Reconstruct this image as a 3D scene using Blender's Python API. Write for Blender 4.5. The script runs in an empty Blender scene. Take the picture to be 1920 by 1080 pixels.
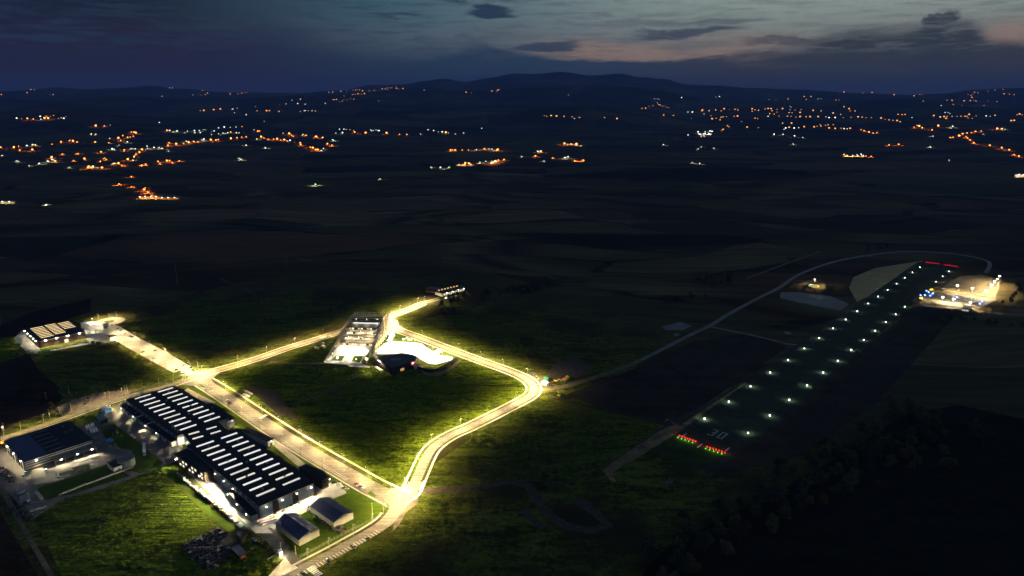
import bpy, bmesh, math, random
from mathutils import Vector, noise, Matrix
random.seed(7)
HAZE = 4.0e-5      # haze density per metre
R = math.radians
S = bpy.context.scene
COL = S.collection

# ------------------------------------------------------------------ camera
F, HOR, H = 1297.0, 186.0, 320.0            # focal length in photo pixels, horizon row, drone height (m)
PITCH = math.atan((540 - HOR) / F)
cd = bpy.data.cameras.new('camera'); cam = bpy.data.objects.new('camera', cd); COL.objects.link(cam)
cam.location = (0, 0, H); cam.rotation_euler = (R(90) - PITCH, 0, 0)
cd.sensor_width = 36; cd.lens = 36 * F / 1920; cd.clip_start = 1; cd.clip_end = 200000
S.camera = cam

def ray(x, y):
    u = (x - 960) / F; v = (540 - y) / F
    c, s = math.cos(PITCH), math.sin(PITCH)
    return Vector((u, c + v * s, -s + v * c))

def px(x, y, z=0.0):
    """survey point: where a photo pixel meets the level z"""
    d = ray(x, y); t = (H - z) / -d.z
    return Vector((d.x * t, d.y * t, z))

# ------------------------------------------------------------------ node helpers
class NT:
    def __init__(s, tree):
        s.t = tree; s.n = tree.nodes; s.l = tree.links
    def node(s, kind, **kw):
        n = s.n.new(kind)
        for k, v in kw.items(): setattr(n, k, v)
        return n
    def put(s, sock, v):
        if hasattr(v, 'is_output'): s.l.new(v, sock)
        else:
            if isinstance(v, (tuple, list)) and len(v) == 3 and sock.type == 'RGBA': v = (*v, 1)
            sock.default_value = v
    def m(s, op, a, b=0.0, c=0.0, clamp=False):
        n = s.node('ShaderNodeMath', operation=op, use_clamp=clamp)
        s.put(n.inputs[0], a); s.put(n.inputs[1], b); s.put(n.inputs[2], c); return n.outputs[0]
    def mix(s, f, a, b, mode='MIX'):
        n = s.node('ShaderNodeMix', data_type='RGBA', blend_type=mode, clamp_factor=True)
        s.put(n.inputs[0], f); s.put(n.inputs[6], a); s.put(n.inputs[7], b); return n.outputs[2]
    def smooth(s, x, lo, hi, a=0.0, b=1.0):
        n = s.node('ShaderNodeMapRange', interpolation_type='SMOOTHSTEP')
        for i, v in enumerate((x, lo, hi, a, b)): s.put(n.inputs[i], v)
        return n.outputs[0]
    def noise(s, vec, scale, detail=3.0, rough=0.55, dist=0.0):
        n = s.node('ShaderNodeTexNoise')
        s.put(n.inputs['Vector'], vec); n.inputs['Scale'].default_value = scale
        n.inputs['Detail'].default_value = detail; n.inputs['Roughness'].default_value = rough
        n.inputs['Distortion'].default_value = dist
        return n.outputs['Fac']
    def comb(s, x, y, z=0.0):
        n = s.node('ShaderNodeCombineXYZ')
        for i, v in enumerate((x, y, z)): s.put(n.inputs[i], v)
        return n.outputs[0]
    def sep(s, v):
        n = s.node('ShaderNodeSeparateXYZ'); s.put(n.inputs[0], v); return n.outputs
    def mapping(s, v, rot=0.0, scale=(1, 1, 1)):
        n = s.node('ShaderNodeMapping'); s.put(n.inputs[0], v)
        n.inputs['Rotation'].default_value = (0, 0, rot); n.inputs['Scale'].default_value = scale
        return n.outputs[0]
    def ramp(s, f, stops):
        n = s.node('ShaderNodeValToRGB'); s.put(n.inputs[0], f); e = n.color_ramp.elements
        while len(e) > 1: e.remove(e[-1])
        e[0].position = stops[0][0]; e[0].color = (*stops[0][1], 1)
        for p, c in stops[1:]:
            k = e.new(p); k.color = (*c, 1)
        return n.outputs[0]

# ------------------------------------------------------------------ dusk sky (world), in degrees of azimuth and elevation
W = bpy.data.worlds.new('World'); S.world = W; W.use_nodes = True
w = NT(W.node_tree); w.n.clear()
d = w.sep(w.node('ShaderNodeTexCoord').outputs['Generated'])
az = w.m('DEGREES', w.m('ARCTAN2', d[0], d[1]))
el = w.m('DEGREES', w.m('ARCSINE', d[2]))
warp = w.noise(w.comb(w.m('MULTIPLY', az, .13), w.m('MULTIPLY', el, .75)), 1.0, 7, .66, .3)
elw = w.m('ADD', el, w.m('MULTIPLY', w.m('SUBTRACT', warp, .5), 2.6))
# clear twilight: navy to the left, paler and teal to the right where the sun went down
side = w.smooth(az, -30, -4)
east = w.smooth(az, -13, 22)
glow = w.smooth(el, 3.2, 7.5)
left = w.mix(w.smooth(el, 1.5, 6.8), (.016, .014, .032), (.005, .009, .020))
mid = w.mix(glow, (.080, .115, .150), (.048, .118, .160))
right = w.mix(glow, (.220, .230, .215), (.290, .365, .325))
clear = w.mix(east, w.mix(side, left, mid), right)
low = w.m('MULTIPLY', w.smooth(elw, 5.0, 3.4), w.m('MULTIPLY', w.smooth(az, -1, 6), w.smooth(az, 24, 17)))
low = w.m('MAXIMUM', low, w.m('MULTIPLY', w.smooth(az, 31.5, 34), w.smooth(el, 5.6, 4.0)))
clear = w.mix(w.m('MULTIPLY', low, .9), clear, (.330, .230, .175))        # peach light low down behind the cloud
clear = w.mix(w.smooth(el, 8, 40), clear, (.042, .092, .205))
# broad cloud bank lying on the horizon; its top rises to the left and again at the far right
bank_top = w.m('ADD', 3.25, w.m('MULTIPLY', w.smooth(az, 4, -3), 1.3))
bank_top = w.m('ADD', bank_top, w.m('MULTIPLY', w.smooth(az, -4, -22), 2.2))
bank_top = w.m('ADD', bank_top, w.m('MULTIPLY', w.smooth(az, 14, 28), 2.3))
bank_top = w.m('SUBTRACT', bank_top, w.m('MULTIPLY', w.smooth(az, 31.5, 33.5), 1.2))
soft = w.m('ADD', .55, w.m('ADD', w.m('MULTIPLY', w.smooth(az, 2, -14), 3.0), w.m('MULTIPLY', w.smooth(az, 14, 22), .9)))
bank = w.smooth(elw, bank_top, w.m('SUBTRACT', bank_top, soft))
bankcol = w.mix(w.smooth(az, -24, -3), (.014, .013, .031), (.010, .044, .086))
bankcol = w.mix(w.smooth(az, 4, 20), bankcol, (.024, .036, .044))
bankcol = w.mix(w.smooth(el, 2.4, .2), bankcol, w.mix(w.smooth(az, -22, 2), (.022, .012, .030), w.mix(w.smooth(az, 2, 22), (.007, .032, .074), (.022, .028, .052))))
sky = w.mix(w.m('MULTIPLY', bank, .96), clear, bankcol)
# one cauliflower head standing out of the bank at the right
tw = w.noise(w.comb(az, w.m('MULTIPLY', el, 1.3)), 1.1, 6, .6)
tower = w.m('MULTIPLY', w.smooth(w.m('ADD', w.m('ABSOLUTE', w.m('SUBTRACT', az, 30.1)), w.m('MULTIPLY', tw, 2.6)), 2.5, 1.9),
            w.smooth(w.m('ADD', w.m('ADD', el, w.m('MULTIPLY', tw, 1.8)), w.m('MULTIPLY', w.m('SUBTRACT', 30.9, az), .18)), 6.75, 6.45))
sky = w.mix(w.m('MULTIPLY', tower, .95), sky, (.026, .040, .050))
# thin streaks and dark lens-shaped scraps
st = w.noise(w.comb(w.m('MULTIPLY', az, .10), w.m('MULTIPLY', el, .95), 3.1), 1.5, 5, .6, .4)
streak = w.m('MULTIPLY', w.smooth(st, .50, .70), w.smooth(el, 1.5, 3.2))
sky = w.mix(w.m('MULTIPLY', streak, .5), sky, w.mix(east, (.012, .030, .056), (.130, .150, .155)))
fine = w.noise(w.comb(w.m('MULTIPLY', az, .22), w.m('MULTIPLY', el, 2.2), 1.7), 1.6, 6, .62, .5)
sky = w.mix(w.m('MULTIPLY', w.smooth(fine, .46, .66), w.m('MULTIPLY', w.smooth(el, 2.8, 3.8), .55)), sky, w.mix(east, (.018, .044, .080), (.150, .165, .165)))
def lens(a0, e0, ra, re, col, amt):
    global sky
    q = w.m('ADD', w.m('POWER', w.m('DIVIDE', w.m('SUBTRACT', az, a0), ra), 2.0),
            w.m('POWER', w.m('DIVIDE', w.m('SUBTRACT', elw, e0), re), 2.0))
    sky = w.mix(w.m('MULTIPLY', w.smooth(q, 1.25, .25), amt), sky, col)
lens(-1.6, 6.35, 2.2, .36, (.014, .034, .066), .95)
lens(-1.4, 7.35, 4.5, .28, (.020, .042, .075), .85)
lens(-8.8, 6.1, 2.6, .22, (.020, .040, .072), .7)
lens(13.5, 4.9, 4.5, .36, (.040, .056, .084), .85)
lens(16.0, 5.5, 3.6, .25, (.055, .080, .105), .6)
lens(2.5, 3.95, 3.2, .34, (.020, .046, .082), .85)
lens(20.5, 4.0, 3.5, .22, (.060, .060, .070), .7)
lens(9.5, 5.6, 5.0, .22, (.110, .135, .150), .6)
nish = w.node('ShaderNodeTexSky', sky_type='NISHITA', sun_disc=False)
nish.sun_elevation = R(-4); nish.sun_rotation = R(20); nish.altitude = 400
bg1 = w.node('ShaderNodeBackground'); w.put(bg1.inputs[0], sky); bg1.inputs[1].default_value = 1.0
bg2 = w.node('ShaderNodeBackground'); w.put(bg2.inputs[0], nish.outputs[0]); bg2.inputs[1].default_value = .05
add = w.node('ShaderNodeAddShader'); w.l.new(bg1.outputs[0], add.inputs[0]); w.l.new(bg2.outputs[0], add.inputs[1])
wo = w.node('ShaderNodeOutputWorld'); w.l.new(add.outputs[0], wo.inputs[0])

S.view_settings.view_transform = 'Standard'; S.view_settings.look = 'None'
S.view_settings.exposure = 0; S.view_settings.gamma = 1
cy = S.cycles
cy.use_denoising = True; cy.max_bounces = 2; cy.diffuse_bounces = 1; cy.glossy_bounces = 1; cy.use_adaptive_sampling = True; cy.adaptive_threshold = .04; cy.adaptive_min_samples = 24; cy.volume_bounces = 0
cy.transmission_bounces = 2; cy.caustics_reflective = False; cy.caustics_refractive = False
cy.sample_clamp_indirect = 2.0; cy.use_light_tree = True; cy.light_sampling_threshold = 0.002

# ------------------------------------------------------------------ materials
MATS = {}
def mat(name, col, rough=.8, var=.0, vscale=1.0, col2=None, metal=0.0, bump=0.0, bscale=1.0, spec=.3, stretch=None, rot=0.0):
    if name in MATS: return MATS[name]
    m = bpy.data.materials.new(name); m.use_nodes = True; t = NT(m.node_tree)
    b = t.n['Principled BSDF']; b.inputs['Roughness'].default_value = rough; b.inputs['Metallic'].default_value = metal
    b.inputs['Specular IOR Level'].default_value = spec
    co = t.node('ShaderNodeTexCoord').outputs['Object']
    if stretch: co = t.mapping(co, rot, stretch)
    if col2 is None: col2 = tuple(c * (1 - var) for c in col)
    f = t.smooth(t.noise(co, vscale, 5, .6), .32, .68)
    t.put(b.inputs['Base Color'], t.mix(f, col2, col))
    if bump:
        bn = t.node('ShaderNodeBump'); bn.inputs['Distance'].default_value = bump; bn.inputs['Strength'].default_value = 1
        t.l.new(t.noise(co, bscale, 4, .65), bn.inputs['Height']); t.l.new(bn.outputs[0], b.inputs['Normal'])
    MATS[name] = m; return m

def emit(name, col, strength=1.0):
    if name in MATS: return MATS[name]
    m = bpy.data.materials.new(name); m.use_nodes = True; t = NT(m.node_tree); t.n.clear()
    e = t.node('ShaderNodeEmission'); e.inputs[0].default_value = (*col, 1); e.inputs[1].default_value = strength
    o = t.node('ShaderNodeOutputMaterial'); t.l.new(e.outputs[0], o.inputs[0]); MATS[name] = m; return m

def grass(name, dark, light, olive, scale=.12, bump=1.2, furrow=0.0, rot=0.0):
    if name in MATS: return MATS[name]
    m = bpy.data.materials.new(name); m.use_nodes = True; t = NT(m.node_tree)
    b = t.n['Principled BSDF']; b.inputs['Roughness'].default_value = .9; b.inputs['Specular IOR Level'].default_value = .0
    co = t.node('ShaderNodeTexCoord').outputs['Object']
    tuft = t.noise(co, scale * 1.5, 7, .74, .5); drift = t.noise(t.mapping(co, rot + .5, (.30, 1.0, 1.0)), scale * .42, 4, .62, 1.6)
    n1 = t.m('ADD', t.m('MULTIPLY', tuft, .55), t.m('MULTIPLY', drift, .45)); n2 = t.noise(co, scale * .13, 3, .5); n3 = t.noise(co, scale * 5, 3, .6)
    f = t.smooth(t.m('ADD', t.m('MULTIPLY', n1, .8), t.m('MULTIPLY', n3, .2)), .41, .60)
    c = t.mix(f, dark, light); c = t.mix(t.m('MULTIPLY', t.smooth(n2, .45, .7), .55), c, olive)
    t.put(b.inputs['Base Color'], c)
    h = t.m('ADD', n1, t.m('MULTIPLY', n3, .3))
    if furrow:
        st = t.noise(t.mapping(co, rot, (.03, .5, .5)), 1.0, 3, .6); h = t.m('ADD', h, t.m('MULTIPLY', st, furrow))
    bn = t.node('ShaderNodeBump'); bn.inputs['Distance'].default_value = bump; bn.inputs['Strength'].default_value = 1
    t.l.new(h, bn.inputs['Height']); t.l.new(bn.outputs[0], b.inputs['Normal'])
    MATS[name] = m; return m

def asphalt(name, col, patch, rot):
    if name in MATS: return MATS[name]
    m = bpy.data.materials.new(name); m.use_nodes = True; t = NT(m.node_tree)
    b = t.n['Principled BSDF']; b.inputs['Roughness'].default_value = .75; b.inputs['Specular IOR Level'].default_value = .25
    co = t.node('ShaderNodeTexCoord').outputs['Object']
    lanes = t.noise(t.mapping(co, rot, (.02, .55, 1)), 1.0, 3, .6)
    n = t.noise(co, .35, 5, .6)
    f = t.smooth(t.m('ADD', t.m('MULTIPLY', lanes, .6), t.m('MULTIPLY', n, .4)), .38, .62)
    t.put(b.inputs['Base Color'], t.mix(f, patch, col)); MATS[name] = m; return m

GRASS = grass('lush_grass', (.012, .024, .003), (.072, .112, .009), (.062, .070, .010), .16, 1.4)
LAWN = grass('mown_lawn', (.036, .064, .006), (.068, .104, .011), (.06, .076, .012), .3, .3)
MEADOW = grass('tall_meadow', (.020, .034, .004), (.125, .170, .012), (.062, .080, .009), .14, 3.4, .8, R(35))
ROUGH = grass('rough_grass', (.018, .027, .005), (.092, .115, .016), (.068, .062, .016), .13, 2.0, .8, R(-30))
SOIL = grass('ploughed_soil', (.016, .011, .007), (.040, .028, .017), (.03, .022, .014), .08, .6, 1.0, R(18))
DARKFIELD = grass('dark_stubble', (.026, .022, .016), (.054, .045, .030), (.042, .032, .022), .03, .3, .5, R(35))
AIRGRASS = grass('runway_turf', (.026, .034, .022), (.050, .058, .036), (.044, .042, .030), .06, .2, .3, R(35))
LITSTRAW = grass('apron_lit_straw', (.34, .24, .10), (.46, .34, .15), (.40, .29, .13), .05, .2, .6, R(35))  # straw, with warm apron light put into its colour where the masts fall short
GRAVEL = mat('gravel', (.15, .125, .095), .95, .45, .3, bump=.2, bscale=2)
DIRT = mat('dirt', (.060, .046, .030), .95, .5, .2, bump=.4, bscale=.6)
DIRTL = mat('pale_dirt', (.13, .10, .06), .95, .5, .15, bump=.4, bscale=.6)
ASPH = asphalt('asphalt', (.150, .136, .112), (.082, .073, .058), R(30))
ASPHD = asphalt('dark_asphalt', (.085, .078, .068), (.055, .05, .045), R(-40))
PAVE = mat('pale_paving', (.42, .39, .33), .85, .2, .4)
CONC = mat('concrete', (.33, .31, .27), .85, .3, .12)
YARD = mat('yard_concrete', (.15, .135, .11), .85, .4, .1)
WHITEPAINT = mat('white_road_paint', (.75, .73, .68), .6, .15, 1)
WATER = mat('pond_water', (.02, .03, .04), .08, 0, 1, spec=.6)
PALELINER = mat('pale_lining', (.075, .088, .10), .55, .55, .03, bump=.5, bscale=.2)
ROOFD = mat('dark_roof', (.020, .018, .019), .65, .3, .08, spec=.2)
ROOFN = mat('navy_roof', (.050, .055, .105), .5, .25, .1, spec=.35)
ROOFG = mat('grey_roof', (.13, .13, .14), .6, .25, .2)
WALLW = mat('white_wall', (.62, .60, .55), .7, .18, .3)
WALLC = mat('cream_wall', (.50, .46, .36), .7, .2, .3)
WALLB = mat('brown_wall', (.10, .070, .045), .75, .3, .2)
WALLD = mat('dark_cladding', (.035, .030, .026), .6, .3, .3)
WALLR = mat('brick_wall', (.16, .085, .055), .8, .35, .4)
STEEL = mat('tan_steel', (.62, .50, .30), .5, .2, .5)
METAL = mat('grey_metal', (.30, .30, .29), .45, .25, .6, metal=.3)
GLASSD = mat('dark_glass', (.02, .025, .03), .12, 0, 1, spec=.7)
WOOD = mat('timber', (.34, .20, .09), .8, .4, 1.2)
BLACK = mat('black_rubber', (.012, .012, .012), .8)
LIT = emit('lit_pane', (1.0, .86, .62), 1.3)
LITY = emit('lit_warm_pane', (1.0, .62, .22), .9)
SKYL = emit('lit_skylight', (.90, .88, .86), 1.0); SKYL2 = emit('dim_skylight', (.74, .69, .62), 1.0); SKYL3 = emit('warm_skylight', (.86, .80, .68), 1.0)
SKYLY = emit('lit_warm_skylight', (1.0, .72, .36), 1.5)
LAMPE = emit('lamp_glow', (1, .88, .65), 6)
FLOODE = emit('floodlight_glow', (1, .93, .80), 25)

# ------------------------------------------------------------------ object helpers
def tag(o, label=None, cat=None, group=None, kind=None):
    if label: o['label'] = label
    if cat: o['category'] = cat
    if group: o['group'] = group
    if kind: o['kind'] = kind
    return o

def empty(name, loc, label, cat, group=None, rz=0.0):
    o = bpy.data.objects.new(name, None); COL.objects.link(o); o.location = loc; o.rotation_euler.z = rz
    o.empty_display_size = .5
    return tag(o, label, cat, group)

class MB:
    def __init__(s): s.v = []; s.f = []; s.mi = []; s.cur = 0
    def add(s, vs, fs):
        b = len(s.v); s.v += [Vector(v) for v in vs]; s.f += [[b + i for i in f] for f in fs]; s.mi += [s.cur] * len(fs)
    def prism(s, pts, z0, z1):
        n = len(pts); vs = [(p[0], p[1], z0) for p in pts] + [(p[0], p[1], z1) for p in pts]
        s.add(vs, [list(range(n))[::-1], list(range(n, 2 * n))] + [[i, (i + 1) % n, n + (i + 1) % n, n + i] for i in range(n)]); return s
    def box(s, c, size, rz=0.0):
        x, y, z = [a / 2 for a in size]; ca, sa = math.cos(rz), math.sin(rz)
        p = [(c[0] + a * ca - b * sa, c[1] + a * sa + b * ca) for a, b in ((-x, -y), (x, -y), (x, y), (-x, y))]
        return s.prism(p, c[2] - z, c[2] + z)
    def tube(s, a, b, r, r2=None, n=6):
        a, b = Vector(a), Vector(b); r2 = r if r2 is None else r2; dz = (b - a)
        if dz.length < 1e-6: return s
        dz.normalize(); t = Vector((1, 0, 0)) if abs(dz.x) < .9 else Vector((0, 1, 0)); u = dz.cross(t).normalized(); v = dz.cross(u)
        vs = []
        for q, rr in ((a, r), (b, r2)):
            for k in range(n):
                g = 2 * math.pi * k / n + math.pi / n; vs.append(q + u * (rr * math.cos(g)) + v * (rr * math.sin(g)))
        s.add(vs, [list(range(n)), list(range(n, 2 * n))[::-1]] + [[i + n, (i + 1) % n + n, (i + 1) % n, i] for i in range(n)]); return s
    def quad(s, *p): s.add(p, [list(range(len(p)))]); return s
    def lathe(s, c, prof, n=16):
        vs = []; m = len(prof)
        for r, z in prof:
            for k in range(n):
                g = 2 * math.pi * k / n; vs.append((c[0] + r * math.cos(g), c[1] + r * math.sin(g), c[2] + z))
        fs = [[j * n + i, j * n + (i + 1) % n, (j + 1) * n + (i + 1) % n, (j + 1) * n + i] for j in range(m - 1) for i in range(n)]
        fs += [list(range(n))[::-1], list(range((m - 1) * n, m * n))]
        s.add(vs, fs); return s
    def build(s, name, mats, parent=None, org=None, smooth=False):
        if not isinstance(mats, (list, tuple)): mats = [mats]
        if org is None:
            org = Vector((0, 0, 0)); p = parent
            while p is not None: org = org + p.location; p = p.parent
        else: org = Vector(org)
        me = bpy.data.meshes.new(name); me.from_pydata([v - org for v in s.v], [], s.f)
        for m in mats: me.materials.append(m)
        me.polygons.foreach_set('material_index', s.mi)
        if smooth: me.polygons.foreach_set('use_smooth', [True] * len(me.polygons))
        bm = bmesh.new(); bm.from_mesh(me); bmesh.ops.recalc_face_normals(bm, faces=bm.faces); bm.to_mesh(me); bm.free()
        o = bpy.data.objects.new(name, me); COL.objects.link(o)
        if parent: o.parent = parent
        return o

def copy_tree(o, parent=None):
    c = o.copy(); COL.objects.link(c)
    if parent: c.parent = parent
    for ch in list(o.children): copy_tree(ch, c)
    return c

LAY = [0]
def sheet(name, pts, z, m, world=False):
    """flat ground sheet from outline points; returns the structure object"""
    LAY[0] += 1; z = z + .0045 * (LAY[0] % 9)
    ps = [Vector(p) if world else px(*p) for p in pts]
    bm = bmesh.new(); vs = [bm.verts.new((p.x, p.y, z)) for p in ps]
    f = bm.faces.new(vs); f.normal_update()
    if f.normal.z < 0: f.normal_flip()
    bmesh.ops.triangulate(bm, faces=bm.faces[:])
    me = bpy.data.meshes.new(name); bm.to_mesh(me); bm.free(); me.materials.append(m)
    o = bpy.data.objects.new(name, me); COL.objects.link(o); return tag(o, kind='structure')

def smooth_line(pts, step=4.0, world=False):
    P = [Vector(p) if world else px(*p) for p in pts]
    out = []
    for i in range(len(P) - 1):
        p0 = P[i - 1] if i else P[0] * 2 - P[1]; p1, p2 = P[i], P[i + 1]
        p3 = P[i + 2] if i + 2 < len(P) else p2 * 2 - p1
        n = max(1, int((p2 - p1).length / step))
        for k in range(n):
            t = k / n
            out.append(.5 * ((2 * p1) + (p2 - p0) * t + (2 * p0 - 5 * p1 + 4 * p2 - p3) * t * t + (3 * p1 - p0 - 3 * p2 + p3) * t ** 3))
    out.append(P[-1]); return out

def offset_line(L, off):
    res = []
    for i, p in enumerate(L):
        a = L[max(0, i - 1)]; b = L[min(len(L) - 1, i + 1)]; t = (b - a); t.z = 0; t.normalize()
        res.append(p + Vector((-t.y, t.x, 0)) * off)
    return res

def ribbon(name, L, off, width, z, m):
    LAY[0] += 1; z = z + .0045 * (LAY[0] % 9)
    a = offset_line(L, off - width / 2); b = offset_line(L, off + width / 2)
    vs = []; fs = []
    for i, (p, q) in enumerate(zip(a, b)):
        vs += [(p.x, p.y, z), (q.x, q.y, z)]
        if i: fs.append((2 * i - 2, 2 * i, 2 * i + 1, 2 * i - 1))
    me = bpy.data.meshes.new(name); me.from_pydata(vs, [], fs); me.materials.append(m)
    o = bpy.data.objects.new(name, me); COL.objects.link(o); return tag(o, kind='structure')

def at_len(L, s):
    for i in range(len(L) - 1):
        g = (L[i + 1] - L[i]).length
        if s <= g or i == len(L) - 2:
            t = s / g if g else 0; d = (L[i + 1] - L[i]).normalized(); return L[i].lerp(L[i + 1], t), d
        s -= g
def length(L): return sum((L[i + 1] - L[i]).length for i in range(len(L) - 1))

# ------------------------------------------------------------------ terrain: one sheet out to the horizon
def table(pts):
    def f(x):
        if x <= pts[0][0]: return pts[0][1]
        for (a, b), (c, e) in zip(pts, pts[1:]):
            if x <= c:
                t = (x - a) / (c - a); t = t * t * (3 - 2 * t); return b + (e - b) * t
        return pts[-1][1]
    return f
far_ridge = table([(0,170),(60,167),(110,163),(160,166),(220,164),(290,160),(330,164),(440,169),(560,171),(640,168),(700,159),(760,156),(800,151),(830,146),(870,150),(920,142),(960,136),(1000,138),(1050,134),(1110,139),(1160,136),(1200,142),(1240,145),(1290,156),(1340,159),(1400,163),(1480,165),(1600,171),(1700,174),(1760,172),(1830,167),(1920,165)])
mid_ridge = table([(0,184),(120,187),(240,182),(330,186),(450,184),(560,180),(640,178),(700,174),(750,168),(800,167),(860,173),(930,170),(990,166),(1060,163),(1120,163),(1180,165),(1240,171),(1290,180),(1340,186),(1420,189),(1520,191),(1600,187),(1680,186),(1760,188),(1830,192),(1920,196)])
near_ridge = table([(0,216),(60,206),(120,204),(200,213),(320,221),(480,214),(600,206),(700,202),(830,206),(960,203),(1100,196),(1200,207),(1300,222),(1450,217),(1600,224),(1780,216),(1920,222)])
RAD = [0, 4600, 6000, 8000, 9600, 12000, 14000, 18000, 22000, 60000]
def profile(xp):
    e = lambda y, r: H + (HOR - y) / F * r
    n = e(near_ridge(xp), 8000); m = e(mid_ridge(xp), 12000); f = e(far_ridge(xp) + 5, 18000)
    return [0, 0, 40, n, n + 20, m, m - 40, f, f - 300, f - 500]
def height(x, y):
    r = math.hypot(x, y)
    if r <= 4600: return 0.0
    a = math.atan2(x, y)
    xp = 960 + F * math.tan(max(-1.0, min(1.0, a))) / math.cos(PITCH) if y > 0 else (0 if x < 0 else 1920)
    xp = max(-400, min(2320, xp))
    p = profile(xp)
    for i in range(len(RAD) - 1):
        if r <= RAD[i + 1]:
            t = (r - RAD[i]) / (RAD[i + 1] - RAD[i]); t = t * t * (3 - 2 * t); z = p[i] + (p[i + 1] - p[i]) * t; break
    else: z = p[-1]
    k = min(1, (r - 4600) / 4000)
    q = Vector((x / 1500, y / 1500, 0))
    z += k * 22 * noise.fractal(q, 1.0, 2.0, 4) + k * min(1, max(0, (r - 12000) / 8000)) * 30 * noise.fractal(q * .55, .9, 2.0, 4)
    return max(z, -5 if r > 4600 else 0)

def build_ground():
    azs = []
    a = -180.0
    while a < 180: azs.append(a); a += .22 if -46 <= a < 46 else (2.0 if -70 < a < 70 else 8.0)
    rs = [60, 200, 500, 1000, 1700, 2600, 3600, 4600]
    r = 4600
    while r < 36000: r *= 1.022; rs.append(r)
    vs = [(0, 0, 0)]; n = len(azs)
    for r in rs:
        for a in azs:
            x, y = r * math.sin(R(a)), r * math.cos(R(a)); vs.append((x, y, height(x, y)))
    fs = [(0, 1 + (i + 1) % n, 1 + i) for i in range(n)]
    for j in range(len(rs) - 1):
        o = 1 + j * n
        fs += [(o + i, o + (i + 1) % n, o + n + (i + 1) % n, o + n + i) for i in range(n)]
    me = bpy.data.meshes.new('ground'); me.from_pydata(vs, [], fs)
    me.polygons.foreach_set('use_smooth', [True] * len(me.polygons))
    m = bpy.data.materials.new('farmland'); m.use_nodes = True; t = NT(m.node_tree)
    b = t.n['Principled BSDF']; b.inputs['Roughness'].default_value = .9; b.inputs['Specular IOR Level'].default_value = .0
    co = t.node('ShaderNodeTexCoord').outputs['Object']
    wob = t.node('ShaderNodeVectorMath', operation='ADD'); t.l.new(co, wob.inputs[0])
    nz = t.node('ShaderNodeTexNoise'); t.l.new(co, nz.inputs['Vector']); nz.inputs['Scale'].default_value = .0016; nz.inputs['Detail'].default_value = 2
    sc = t.node('ShaderNodeVectorMath', operation='SCALE'); t.l.new(nz.outputs['Color'], sc.inputs[0]); sc.inputs['Scale'].default_value = 320
    t.l.new(sc.outputs[0], wob.inputs[1])
    cells = []
    for rot, scl in ((R(14), (.0012, .0040, 0)), (R(-24), (.0022, .0060, 0))):
        v = t.node('ShaderNodeTexVoronoi', distance='EUCLIDEAN'); v.inputs['Scale'].default_value = 1; v.inputs['Randomness'].default_value = .85
        t.l.new(t.mapping(wob.outputs[0], rot, scl), v.inputs['Vector']); cells.append(t.sep(v.outputs['Color'])[0])
    edges = []
    for rot, scl in ((R(14), (.0012, .0040, 0)), (R(-24), (.0022, .0060, 0))):
        v = t.node('ShaderNodeTexVoronoi', feature='DISTANCE_TO_EDGE'); v.inputs['Scale'].default_value = 1; v.inputs['Randomness'].default_value = .85
        t.l.new(t.mapping(wob.outputs[0], rot, scl), v.inputs['Vector']); edges.append(v.outputs['Distance'])
    region = t.smooth(t.noise(co, .0005, 2), .44, .56)
    cell = t.m('ADD', t.m('MULTIPLY', cells[0], t.m('SUBTRACT', 1.0, region)), t.m('MULTIPLY', cells[1], region))
    col = t.ramp(cell, [(0, (0.016, 0.013, 0.007)), (.2, (0.061, 0.050, 0.022)), (.4, (0.108, 0.086, 0.036)), (.52, (0.041, 0.021, 0.012)), (.66, (0.135, 0.101, 0.044)), (.8, (0.030, 0.027, 0.013)), (.9, (0.101, 0.056, 0.028)), (1, (0.176, 0.117, 0.056))])
    edge = t.m('ADD', t.m('MULTIPLY', edges[0], t.m('SUBTRACT', 1.0, region)), t.m('MULTIPLY', edges[1], region))
    patchy = t.smooth(t.noise(co, .004, 3), .42, .58)
    col = t.mix(t.m('MULTIPLY', t.smooth(edge, .030, .012), patchy), col, (.008, .011, .007))
    col = t.mix(t.m('MULTIPLY', t.smooth(edge, .012, .006), t.m('SUBTRACT', 1.0, patchy)), col, (.13, .11, .07))
    streak = t.noise(t.mapping(wob.outputs[0], R(14), (.004, .05, 0)), 1.0, 4, .6)
    col = t.mix(t.m('MULTIPLY', t.smooth(streak, .40, .62), .5), col, (.024, .026, .015))
    # dark woods on the far hills
    rr = t.sep(co); dist = t.m('SQRT', t.m('ADD', t.m('POWER', rr[0], 2.0), t.m('POWER', rr[1], 2.0)))
    wood = t.m('MULTIPLY', t.smooth(t.noise(co, .0011, 4, .6), .44, .54), t.smooth(dist, 4500, 7500))
    col = t.mix(t.m('MULTIPLY', wood, .85), col, (.012, .018, .012))
    # rough grass close to the works, tilled strips beyond it
    near = t.smooth(t.m('SQRT', t.m('ADD', t.m('POWER', t.m('ADD', rr[0], 270.0), 2.0), t.m('POWER', t.m('SUBTRACT', rr[1], 660.0), 2.0))), 680, 400)
    g = t.mix(t.smooth(t.m('ADD', t.m('MULTIPLY', t.noise(co, .20, 7, .74, .5), .55), t.m('MULTIPLY', t.noise(t.mapping(co, .7, (.3, 1, 1)), .07, 4, .6, 1.4), .45)), .40, .60), (.022, .028, .006), (.100, .116, .018))
    g = t.mix(t.smooth(t.noise(co, .012, 4, .6), .42, .62), g, (.034, .029, .012))
    col = t.mix(near, col, g)
    t.put(b.inputs['Base Color'], col)
    bn = t.node('ShaderNodeBump'); bn.inputs['Distance'].default_value = 1.5
    t.l.new(t.noise(co, .20, 6, .72), bn.inputs['Height']); t.l.new(bn.outputs[0], b.inputs['Normal'])
    me.materials.append(m)
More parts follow.
